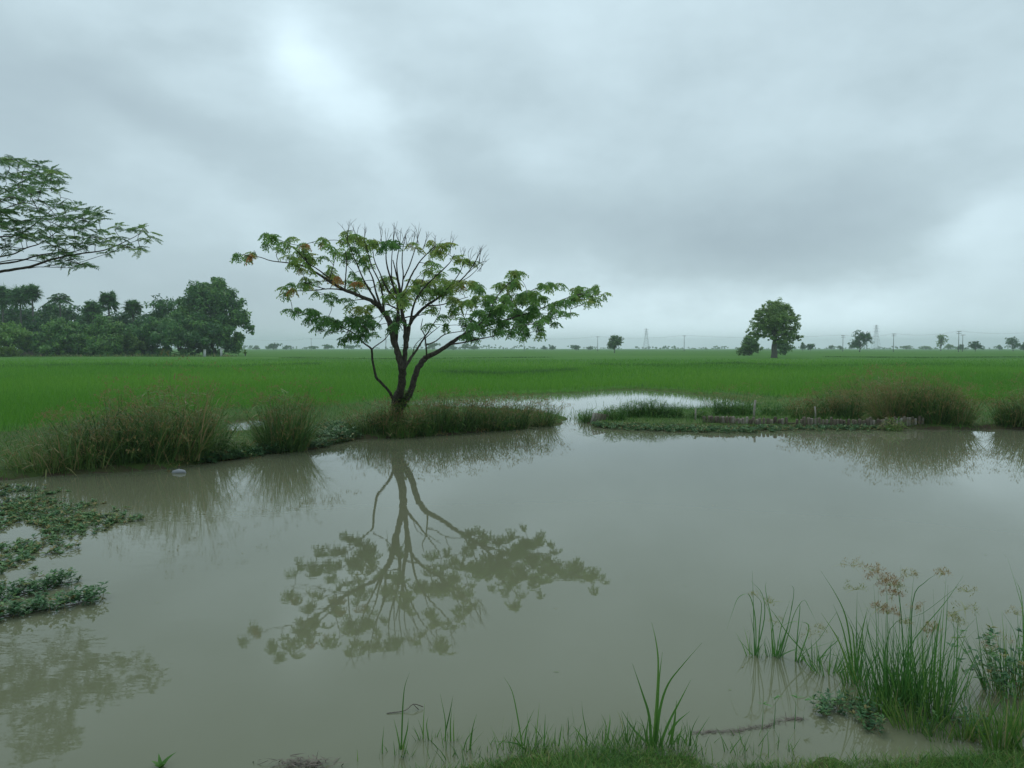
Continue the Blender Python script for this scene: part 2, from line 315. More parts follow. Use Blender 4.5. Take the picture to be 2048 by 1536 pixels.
for pts in ([(1180, 727), (1330, 729), (1470, 725), (1600, 730), (1900, 727)], [(-40, 732), (200, 727), (430, 731), (640, 726)], [(560, 716), (800, 718), (1100, 715)], [(1650, 714), (1850, 716), (2100, 714)], [(880, 742), (1010, 745), (1150, 738)]):
    c = np.array([gnd(*p, .4)[:2] for p in pts]); n = 5200; t = rng.random(n) * (len(c) - 1.001); i = t.astype(int); q_ = c[i] + (c[i + 1] - c[i]) * (t - i)[:, None] + rng.normal(0, .45, (n, 2)); Z, _ = height(q_[:, 0], q_[:, 1])
    k = rng.random(n) < .35 + .6 * patch_noise(q_[:, 0], q_[:, 1], 1.2); q_, Z = q_[k], Z[k]; n = len(Z)
    ribbons(gb, np.column_stack([q_, Z]), rng.normal(0, .4, (n, 3)) * [1, 1, 0] + [0, 0, 1], rng.uniform(.3, .68, n) * np.where(q_[:, 1] > 110, .7, 1), rng.uniform(.1, .5, n), np.full(n, .045), np.clip(rng.normal(.22, .15, n), 0, 1), 2)
tag(gb.build('bund_grass', M['grass']), 'darker rough grass on the narrow bunds across the rice field', 'grass', None, 'stuff')
gb = MB(); n = 110000; X, Y = scatter(-18, 22, 11, 48, n); d, b_ = land(X, Y)
k = (d > -.12) & (Y < rice_edge(X) + .8) & (np.abs(X) < Y * .72 + 1) & (rng.random(n) < np.where(Y < 30, 1, .55)) | ((d > -.1) & (d < .7) & (Y > 25) & (rng.random(n) < .6))
X, Y, d = X[k], Y[k], d[k]; Z, _ = height(X, Y); n = len(X)
tall = patch_noise(X, Y, 2.5)
dr = np.stack([rng.normal(0, .4, n), rng.normal(0, .4, n), np.ones(n)], 1)
ribbons(gb, np.stack([X, Y, np.maximum(Z, -.05)], 1), dr, rng.uniform(.12, .32, n) * (.6 + .9 * tall), rng.uniform(.1, .6, n), rng.uniform(.008, .018, n), np.clip(rng.normal(.33, .22, n) + .35 * (patch_noise(X, Y, 1.3) - .5), 0, 1), 2)
n = 9000; X, Y = scatter(2.0, 15, 22.5, 29, n); d, _ = land(X, Y); k = (d > -.25) & (Y < rice_edge(X) + 1) & (patch_noise(X, Y, 3) > .35); X, Y = X[k], Y[k]; n = len(X)
ribbons(gb, np.stack([X, Y, np.zeros(n)], 1), rng.normal(0, .35, (n, 3)) * [1, 1, 0] + [0, 0, 1], rng.uniform(.15, .48, n), rng.uniform(.1, .7, n), rng.uniform(.01, .022, n), np.clip(rng.normal(.45, .25, n), 0, 1), 3)
n = 9000; X, Y = scatter(-4, 15, 26, 44, n); d, _ = land(X, Y); k = (d < 0) & (rng.random(n) < .06 + .75 * np.exp(d / .7)) & (patch_noise(X, Y, 2) > .3); X, Y = X[k], Y[k]; n = len(X)
ribbons(gb, np.stack([X, Y, np.full(n, -.03)], 1), rng.normal(0, .25, (n, 3)) * [1, 1, 0] + [0, 0, 1], rng.uniform(.12, .4, n), rng.uniform(.1, .5, n), rng.uniform(.012, .022, n), np.clip(rng.normal(.4, .2, n), 0, 1), 2)
tag(gb.build('bank_grass', M['grass']), 'low green grass covering the far bank and dyke', 'grass', None, 'stuff')
# near bank turf
gb = MB(); n = 120000; X, Y = scatter(-3.2, 4.0, 3.4, 5.1, n); d, b_ = land(X, Y)
k = (b_ > -.02 + .16 * rng.random(n) * 0) & (b_ > .10 * (rng.random(n) ** 2)); X, Y, b_ = X[k], Y[k], b_[k]; Z, _ = height(X, Y); n = len(X)
sp = np.clip((X + 1.3) / 1.0, .12, 1); k = rng.random(n) < sp; X, Y, Z, b_ = X[k], Y[k], Z[k], b_[k]; n = len(X)
dr = np.stack([rng.normal(0, .6, n), rng.normal(0, .6, n), np.ones(n)], 1)
ribbons(gb, np.stack([X, Y, Z], 1), dr, rng.uniform(.03, .10, n) * (.45 + patch_noise(X, Y, 9)), rng.uniform(.1, .6, n), rng.uniform(.003, .0055, n), np.clip(rng.normal(.55, .24, n) + .3 * (patch_noise(X, Y, 14) - .5), 0, 1), 3)
n = 1500; X = rng.uniform(-1.2, 1.6, n); Y = rng.uniform(4.2, 4.75, n); d, b_ = land(X, Y); k = (b_ > -.32 * rng.random(n) ** 1.5); X, Y = X[k], Y[k]; n = len(X)
dr = np.stack([rng.normal(0, .3, n), rng.normal(0, .3, n), np.ones(n)], 1)
ribbons(gb, np.stack([X, Y, np.full(n, -.02)], 1), dr, rng.uniform(.06, .2, n), rng.uniform(.0, .3, n), rng.uniform(.004, .008, n), np.clip(rng.normal(.5, .2, n), 0, 1), 3)
tag(gb.build('shore_grass', M['grass']), 'short green turf with wisps on the near shore at the bottom edge', 'grass', None, 'stuff')
# ================================================================== sedge clumps on the far bank
def clump(name, px, py, H, R, nst, red, label, cat='sedge', group=None, mat='sedge', wd=.011, tint=.4, flare=.55, base_z=None, umb=.5):
    g = gnd(px, py); z, _ = height(np.array([g[0]]), np.array([g[1] + .15])); loc = np.array([g[0], g[1] + R * .45, max(float(z[0]), -.02)])
    H = H * (1.42 if H < 1.05 and py > 850 and 700 < px < 1120 else 1.42 if 300 < px < 640 and red > .3 else 1.26) * rng.uniform(.88, 1.1) * (1.1 if px > 1700 and red > .5 else 1); nst = int(nst * .75); tint = tint + rng.normal(0, .12); root = empty(name, loc, label, cat, group); mb = MB()
    a = rng.uniform(0, 2 * math.pi, nst); r_ = R * .62 * np.sqrt(rng.random(nst))
    off = np.stack([np.cos(a) * r_ * 1.25, np.sin(a) * r_, np.zeros(nst)], 1)
    out = off / R * .75 + rng.normal(0, .34, (nst, 3)); out[:, 2] = 0
    dr = out * flare + np.array([0, 0, 1.0])
    Ln = H * rng.uniform(.45, 1.0, nst) * (1 - .25 * (r_ / R) ** 2)
    bend = rng.uniform(.02, .45, nst) + (rng.random(nst) < .12) * rng.uniform(.3, 1.0, nst)
    B = off + loc; B[:, 2] -= .05
    tips = ribbons(mb, B, dr, Ln, bend, wd * rng.uniform(.5, 1.6, nst), np.clip(rng.normal(tint, .22, nst) + (rng.random(nst) < .12) * .5, 0, 1), 4)
    # low arching outer leaves
    m2 = nst // 2; a = rng.uniform(0, 2 * math.pi, m2)
    B2 = loc + np.stack([np.cos(a) * R * .5, np.sin(a) * R * .4, np.zeros(m2) - .04], 1)
    dr2 = np.stack([np.cos(a), np.sin(a), rng.uniform(.8, 2.2, m2)], 1)
    ribbons(mb, B2, dr2, H * rng.uniform(.3, .65, m2), rng.uniform(.3, .8, m2), wd * rng.uniform(.6, 1.1, m2), np.clip(rng.normal(tint - .05, .2, m2), 0, 1), 4)
    m3 = int(nst * 1.2); a = rng.uniform(0, 6.28, m3); rr = R * .75 * np.sqrt(rng.random(m3)); hz_ = H * rng.uniform(.05, .72, m3) * (1 - .35 * rr / R)
    ribbons(mb, loc + np.stack([np.cos(a) * rr * (1.1 + .5 * hz_ / H), np.sin(a) * rr, hz_], 1), np.stack([rng.normal(0, 1, m3), rng.normal(0, 1, m3), rng.uniform(-.2, 1, m3)], 1), rng.uniform(.12, .34, m3), rng.uniform(.1, .8, m3), rng.uniform(.014, .038, m3), np.clip(rng.normal(tint + .08, .28, m3), 0, 1), 2)
    mb.build('foliage', M[mat], root)
    if red > 0:
        sel = tips[(Ln > H * .42) & (rng.random(nst) < red * .42)]; ns = len(sel); mr_ = 7
        if ns:
            sm = MB(); B = np.repeat(sel, mr_, 0); a = rng.uniform(0, 2 * math.pi, len(B))
            dr = np.stack([np.cos(a), np.sin(a), rng.uniform(-.1, 1.3, len(B))], 1)
            t2 = ribbons(sm, B, dr, rng.uniform(.07, .18, len(B)), rng.uniform(.1, .5, len(B)), np.full(len(B), .006), np.clip(rng.normal(.6, .3, len(B)), 0, 1), 2)
            B = np.repeat(t2, 4, 0); dr = rng.normal(0, 1, B.shape)
            ribbons(sm, B - norm(dr) * .01, dr, rng.uniform(.035, .065, len(B)), np.zeros(len(B)), np.full(len(B), .021), np.clip(rng.normal(umb - .1, .28, len(B)), 0, 1), 1)
            tag(sm.build('seed_sprays', M['seed'], root), kind='stuff')
    return root
SG = 'sedge clumps along the far bank'
for a in [
    (70, 952, .75, .8, 260, .15, 'low arching sedge clump at the left frame edge, first of the big bank thicket'),
    (145, 946, 1.05, .8, 420, .25, 'sedge clump with leaves arching into the water, second along the left thicket'),
    (215, 940, 1.25, .8, 480, .5, 'mid height sedge clump in front row of the left thicket, third from the edge'),
    (285, 936, 1.35, .75, 480, .55, 'sedge clump with brown stems just left of the tallest one in the left thicket'),
    (345, 930, 1.50, .75, 560, .7, 'tallest rusty topped sedge clump at the right part of the left thicket'),
    (400, 922, 1.05, .5, 240, .35, 'small thin sedge clump ending the left thicket on its right side'),
    (250, 905, 1.35, .9, 320, .7, 'rusty topped sedge clump standing in the rear row of the left thicket'),
    (150, 905, 1.0, .9, 240, .5, 'olive sedge clump in the rear row of the left thicket near the rice'),
    (560, 905, 1.40, .66, 700, .6, 'isolated fan shaped sedge clump between the left thicket and the tree'),
    (728, 876, .65, .45, 240, .35, 'short sedge clump at the left end of the tree dyke'),
    (768, 874, .92, .45, 300, .8, 'reddish sedge clump just left of the forked tree trunk'),
    (818, 873, .70, .45, 340, .5, 'brown green sedge clump right in front of the forked tree trunk'),
    (868, 869, .88, .5, 360, .6, 'dark sedge clump just right of the forked tree trunk'),
    (920, 866, 1.0, .55, 380, .6, 'sedge clump in the middle of the dyke right of the tree, greener than its neighbours'),
    (975, 862, 1.0, .5, 380, .7, 'dense dark sedge clump on the dyke, third from its right tip'),
    (1030, 858, 1.0, .5, 380, .7, 'rusty topped sedge clump on the dyke, second from its right tip'),
    (1085, 853, .80, .42, 260, .55, 'thinner sedge clump at the right tip of the tree dyke by the gap'),
    (1440, 815, .95, .7, 70, .9, 'sparse rusty sedge behind the pond corner, left of a pair'),
    (1492, 815, 1.05, .7, 90, .9, 'sparse rusty sedge behind the pond corner, right of a pair'),
    (1610, 846, .80, .45, 240, .8, 'short rust coloured sedge behind the stakes near the middle post'),
    (1655, 845, .95, .5, 280, .9, 'rust coloured sedge behind the middle of the stake row'),
    (1705, 846, .95, .5, 300, .8, 'reddish sedge behind the stakes, left foot of the big right thicket'),
    (1675, 825, 1.15, .8, 200, .9, 'rear sedge clump between the stake row and the rice field'),
    (1745, 835, 1.45, .7, 420, .8, 'tall rear sedge clump under the highest left top of the right thicket'),
    (1790, 852, 1.45, .65, 560, .8, 'tallest dark sedge clump of the right thicket above the end of the stakes'),
    (1835, 854, 1.38, .6, 520, .7, 'tall dark sedge clump in the middle of the right thicket'),
    (1880, 856, 1.28, .6, 520, .7, 'dark sedge clump right of the middle of the right thicket'),
    (1925, 857, 1.05, .5, 400, .8, 'lower rust fringed sedge clump on the right flank of the right thicket'),
    (2030, 858, 1.05, .5, 420, .4, 'dark sedge clump entering at the right frame edge'),
    (2085, 860, 1.35, .7, 480, .4, 'taller dark sedge clump cut off by the right frame edge')]:
    clump('sedge_clump', *a[:6], a[6], group=SG, wd=.0165)
for a in [(775, 872, .55, .35, 260, 0, 'green grass clump hiding the left foot of the forked trunk'), (800, 876, .50, .4, 300, 0, 'bright green grass clump at the waterline in front of the forked trunk'), (845, 872, .55, .35, 260, 0, 'green grass clump hiding the right foot of the forked trunk'), (900, 868, .45, .4, 220, 0, 'green grass clump at the waterline right of the forked trunk'), (1000, 861, .45, .4, 200, 0, 'green grass clump at the waterline below the rusty dyke sedges')]:
    clump('grass_clump', *a, 'grass clump', 'green grass clumps round the tree foot', 'grass', .015, .45, .5)
GG = 'green grass clumps on the right hand spit'
for a in [
    (1176, 846, .50, .22, 110, 'narrow upright grass clump at the very tip of the spit left of the slat panel'),
    (1232, 848, .50, .35, 240, 'green grass clump just right of the small slat panel'),
    (1265, 842, .62, .4, 420, 'tall green grass clump, second right of the small slat panel'),
    (1305, 842, .66, .4, 460, 'tallest green grass clump in the middle of the spit'),
    (1345, 843, .58, .4, 400, 'green grass clump just left of the short grey post'),
    (1400, 845, .34, .35, 240, 'low grass clump around the short grey post'),
    (1450, 838, .58, .38, 380, 'dark green grass tussock left of the tall pale post'),
    (1490, 838, .55, .35, 300, 'dark green grass tussock touching the tall pale post'),
    (1545, 838, .45, .4, 220, 'olive grass tussock right of the tall pale post'),
    (1590, 838, .45, .4, 220, 'olive grass tussock behind the stakes left of the rusty sedges')]:
    clump('grass_clump', a[0], a[1], a[2], a[3], a[4], 0, a[5], 'grass clump', GG, 'grass', .013, .3, .5)
clump('grass_clump', 1790, 862, .45, .3, 160, 0, 'pale green grass growing in the water before the right stakes', 'grass clump', GG, 'grass', .012, .6, .6)
clump('grass_clump', 450, 916, .42, .5, 420, 0, 'low bright grass clump between the left thicket and the isolated sedge', 'grass clump', None, 'grass', .013, .45, .7)
# ================================================================== water weeds
def sprigs(mb, X, Y, h0, h1, leaf, z=-.01, tmean=.45):
    n = len(X); hh = rng.uniform(h0, h1, n); B = np.stack([X, Y, np.full(n, z)], 1)
    dr = np.stack([rng.normal(0, .35, n), rng.normal(0, .35, n), np.ones(n)], 1)
    ribbons(mb, B, dr, hh, rng.uniform(0, .3, n), np.full(n, .005), np.full(n, .95), 2)
    for lev in (1.0, .72, .45):
        c = B + norm(dr) * (hh * lev)[:, None]; m_ = 5
        Bq = np.repeat(c, m_, 0); a = rng.uniform(0, 2 * math.pi, n * m_); d2 = np.stack([np.cos(a), np.sin(a), rng.uniform(-.1, .9, n * m_)], 1)
        # elliptical leaf = two quads end to end
        Lf = leaf * rng.uniform(.45, 1.35, n * m_); u = norm(d2); s = norm(np.cross(u, np.array([0, 0, 1.0]))) ; up = np.cross(s, u)
        p0 = Bq; p1 = Bq + u * (Lf * .5)[:, None] + s * (Lf * .20)[:, None] + up * (Lf * .05)[:, None]; p3 = p1 - s * (Lf * .40)[:, None]; p2 = Bq + u * Lf[:, None] - up * (Lf * .12)[:, None]
        k = len(Bq); V = np.stack([p0, p1, p2, p3], 1).reshape(-1, 3)
        mb.add(V, np.arange(k * 4).reshape(-1, 4), np.repeat(np.clip(rng.normal(tmean, .25, n), 0, .92), m_))
wm = MB()
poly = np.array(G((-150, 972), (30, 974), (100, 984), (150, 1002), (210, 1018), (305, 1034), (225, 1058), (160, 1085), (120, 1112), (60, 1120), (30, 1145), (0, 1170), (-150, 1260)))
n = 11000; X, Y = scatter(-12, -4.5, 6.5, 13.4, n); d = sdist(poly, X, Y) + .28 * np.sin(X * 5 + Y * 2) * np.sin(Y * 6 - X * 3) + .1 * np.sin(X * 17) * np.sin(Y * 15)
k = (d > .02) & (rng.random(n) < np.clip(.30 + d * .9, 0, 1)) & (patch_noise(X, Y, 6) > .2); sprigs(wm, X[k], Y[k], .01, .075, .055, tmean=.68)
tag(wm.build('water_weed', M['weed']), 'mat of leafy floating weed spreading from the left edge', 'water weed', None, 'stuff')
def runner(pts, n, label, w_=.07):
    P = smooth_line([gnd(*p) for p in pts], 6); root = empty('weed_runner', P[0], label, 'water weed', 'floating weed runners at the left edge')
    st = MB(); P2 = P.copy(); P2[:, 2] = .01; tube(st, P2, .006, 5); st.build('stem', M['dry'], root)
    t = rng.random(n) * (len(P) - 1); i = t.astype(int); Q = P[i] + (P[np.minimum(i + 1, len(P) - 1)] - P[i]) * (t - i)[:, None]
    Q[:, :2] += rng.normal(0, w_, (n, 2)); lm = MB(); sprigs(lm, Q[:, 0], Q[:, 1], .04, .15, .05); lm.build('foliage', M['weed'], root)
runner([(-60, 1215), (0, 1200), (60, 1185), (105, 1172), (145, 1166)], 85, 'upper of two leafy weed runners reaching out from the left edge')
runner([(-60, 1245), (0, 1236), (50, 1226), (110, 1218), (160, 1208), (186, 1196)], 110, 'lower and longer leafy weed runner with a raised brown tip')
wm = MB(); cl = np.array([gnd(*p)[:2] for p in [(1195, 852), (1260, 857), (1330, 860), (1400, 862), (1480, 862), (1560, 858), (1680, 858), (1760, 858)]])
n = 1500; t = rng.random(n) ** 1.2 * (len(cl) - 1.001); i = t.astype(int); Q = cl[i] + (cl[i + 1] - cl[i]) * (t - i)[:, None]
Q = Q + np.stack([rng.normal(0, .1, n), rng.normal(0.1, .34, n)], 1); sprigs(wm, Q[:, 0], Q[:, 1], .03, .13, .07, tmean=.6)
cl = np.array([gnd(*p)[:2] for p in [(410, 926), (470, 916), (500, 912), (620, 898), (660, 888), (690, 880)]])
n = 700; t = rng.random(n) * (len(cl) - 1.001); i = t.astype(int); Q = cl[i] + (cl[i + 1] - cl[i]) * (t - i)[:, None]
Q = Q + np.stack([rng.normal(0, .1, n), rng.normal(.1, .2, n)], 1); sprigs(wm, Q[:, 0], Q[:, 1], .05, .2, .08)
n = 900; X = rng.uniform(-5.4, -3.9, n); Y = rng.uniform(18.6, 22.2, n); d, _ = land(X, Y); k = d > -.1; sprigs(wm, X[k], Y[k], .1, .3, .09, tmean=.55)
tag(wm.build('creeping_weed', M['weed']), 'creeping leafy weed fringing the far waterline', 'weed', None, 'stuff')
# near weeds on the right
wm = MB()
for (px, py, k, s) in [(1690, 1415, 16, .06), (1650, 1425, 14, .04), (1745, 1455, 12, .03), (1825, 1430, 10, .06), (1890, 1440, 8, .07), (1940, 1455, 14, .06), (1730, 1430, 10, .05)]:
    g = gnd(px, py); Q = g[:2] + rng.normal(0, s, (k, 2)); sprigs(wm, Q[:, 0], Q[:, 1], .03, .12, .035)
tag(wm.build('marsh_weed', M['weed']), 'dark leafy weed between the foreground sedges', 'weed', None, 'stuff')
# ================================================================== big trees in front: traced limbs, compound leaves
def leaf_template(Lr=.30, pin=4, Lp=.13, lf=4, droop=.9, ls=.040):
    V = []; Fq = []
    def quad(p, u, s, l, w_):
        i = len(V); V.extend([p, p + u * l * .45 + s * w_ * .5, p + u * l, p + u * l * .45 - s * w_ * .5]); Fq.append([i, i + 1, i + 2, i + 3])
    up = np.array([0, 0, 1.0])
    def rach(s): return np.array([s * Lr * (1 - .12 * s), 0, Lr * (.10 * s - droop * .55 * s * s)])
    V += [rach(0) + [0, .004, 0], rach(0) - [0, .004, 0], rach(.5) - [0, .003, 0], rach(.5) + [0, .003, 0]]; Fq.append([0, 1, 2, 3])
    V += [rach(.5) + [0, .003, 0], rach(.5) - [0, .003, 0], rach(1) - [0, .002, 0], rach(1) + [0, .002, 0]]; Fq.append([4, 5, 6, 7])
    for k in range(pin):
        s = .32 + .68 * k / (pin - 1); base = rach(s)
        for sd_ in (-1, 1):
            lp = Lp * (.75 + .4 * s) ; dirx = .55 + .35 * s
            for j in range(lf):
                t = (j + .6) / lf
                p = base + np.array([dirx * lp * t, sd_ * lp * t * .85, -droop * lp * .55 * t * t])
                ax = norm(np.array([dirx, sd_ * .85, -droop * .9 * t]))
                for q_ in (-1, 1):
                    s_ = norm(np.cross(up, ax)) * q_; u = norm(s_ * .9 + ax * .55 - up * .25 * droop)
                    sv = norm(np.cross(u, up)) + up * rng.uniform(-.9, .9) + rng.normal(0, .2, 3)
                    quad(p, norm(u + rng.normal(0, .15, 3) - up * .25), norm(sv), ls * (.8 + .35 * t), ls * (.62 if ls < .1 else .52))
    return np.array(V, float), np.array(Fq)
TPL = {'droop': leaf_template(.25, 3, .13, 3, 1.0, .115), 'feather': leaf_template(.28, 5, .12, 4, .6, .054)}
def place_leaves(mb, P, A, pitch, scale, tint, tpl):
    V0, F0 = TPL[tpl]; n = len(P); ca, sa = np.cos(A), np.sin(A); cp, sp = np.cos(pitch), np.sin(pitch); rl = rng.normal(0, .3, n); cr_, sr = np.cos(rl), np.sin(rl)
    z, o = np.zeros(n), np.ones(n)
    Rz = np.stack([ca, -sa, z, sa, ca, z, z, z, o], 1).reshape(n, 3, 3); Ry = np.stack([cp, z, -sp, z, o, z, sp, z, cp], 1).reshape(n, 3, 3); Rx = np.stack([o, z, z, z, cr_, -sr, z, sr, cr_], 1).reshape(n, 3, 3)
    R = Rz @ Ry @ Rx
    V = np.einsum('nij,mj->nmi', R, V0) * scale[:, None, None] + P[:, None, :]
    Fq = F0[None] + (np.arange(n) * len(V0))[:, None, None]
    tt = np.clip(np.repeat(tint, len(F0)) + rng.normal(0, .04, n * len(F0)), 0, 1)
    mb.add(V.reshape(-1, 3), Fq.reshape(-1, 4), tt)
def traced_tree(name, label, cat, Z, branches, clumps, loc, tpl, leafm, barkm, px2m, leaves_per, twig=(.010, .004), rough=.05):
    """Z maps traced coordinates to photo pixels; every branch point also carries its own distance"""
    root = empty(name, loc, label, cat); wood = MB(); pts = []; prad = []
    for br in branches:
        P = np.array([at(*Z(x, y), D) for x, y, D, r_ in br]); R = np.array([r_ for *_, r_ in br]) * px2m
        # wiggle
        k = 5; S = smooth_line(P, k); Rs = np.interp(np.linspace(0, len(P) - 1, len(S)), np.arange(len(P)), R)
        if len(S) > 4: S[1:-1] += rng.normal(0, 1, (len(S) - 2, 3)) * Rs[1:-1, None] * .10
        tube(wood, S, Rs, 10 if R.max() > .04 else 6, .5, rough); pts.append(S); prad.append(Rs)
    SP = np.concatenate(pts); SR = np.concatenate(prad)
    leaf = MB()
    dk = [np.linalg.norm(SP - at(*Z(c[0], c[1]), c[2]), axis=1).min() for c in clumps]
    for ci in np.argsort(dk):
        c = clumps[ci]; x, y, D, r_, ti = c; C = at(*Z(x, y), D); Rm = r_ * (20.0 / F / 2.56 if tpl == 'droop' else px2m) * D / (20.0 if tpl == 'droop' else 16.5)
        na = max(1, int(round(leaves_per * (Rm / .28) ** 1.6)))
        dist = np.linalg.norm(SP - C, axis=1) + np.where(SP[:, 2] > C[2] + .05, .6, 0); i0 = int(np.argmin(dist)); S0 = SP[i0]
        A_ = C + np.array([0, 0, -.25 * Rm]); mid = (S0 + A_) / 2 + np.array([rng.normal(0, .05), rng.normal(0, .05), .06 * np.linalg.norm(A_ - S0)])
        r0 = min(max(SR[i0] * .6, twig[0] * .6), twig[0] * (1 + .5 * np.linalg.norm(A_ - S0)))
        tube(wood, smooth_line([S0, mid, A_], 4), np.linspace(r0, twig[1] * 1.3, 9), 5)
        SP = np.concatenate([SP, [mid, A_]]); SR = np.concatenate([SR, [r0 * .9, twig[1]]])
        for k in range(na):
            u = rng.normal(0, 1, 3); u[1] *= 1.5; u[2] = u[2] * .8; u = u / np.linalg.norm(u) * rng.random() ** .5
            T = C + u * Rm * (np.array([.82, 1, .85]) if tpl == 'droop' else np.array([.85, 1, .65])) + (np.array([0, 0, .06]) if tpl == 'droop' else 0) 
            tube(wood, smooth_line([A_, (A_ + T) / 2 + rng.normal(0, .03, 3), T], 2), np.linspace(twig[1] * 1.2, twig[1] * .7, 5), 4)
            m_ = 4; az_ = rng.uniform(0, 6.28) + np.arange(m_) * 2 * math.pi / m_ + rng.normal(0, .3, m_)
            place_leaves(leaf, np.repeat(T[None], m_, 0), az_, rng.normal(-.35, .35, m_) if tpl == 'droop' else rng.normal(.2, .3, m_), rng.uniform(.50, .85, m_) * (.88 if tpl == 'droop' else 1.0) * min(1.0, .75 + Rm), np.clip(rng.normal(ti, .10, m_), 0, 1), tpl)
    wood.build('trunk', M[barkm], root, smooth=True); leaf.build('crown', M[leafm], root)
    return root
def Z1(x, y): return 440 + x / 2.56, 430 + y / 2.56
def dd(pts, D0, D1):      # spread a distance along a traced line, points are (x, y, radius)
    n = len(pts); return [(x, y, D0 + (D1 - D0) * i / max(1, n - 1), r_) for i, (x, y, r_) in enumerate(pts)]
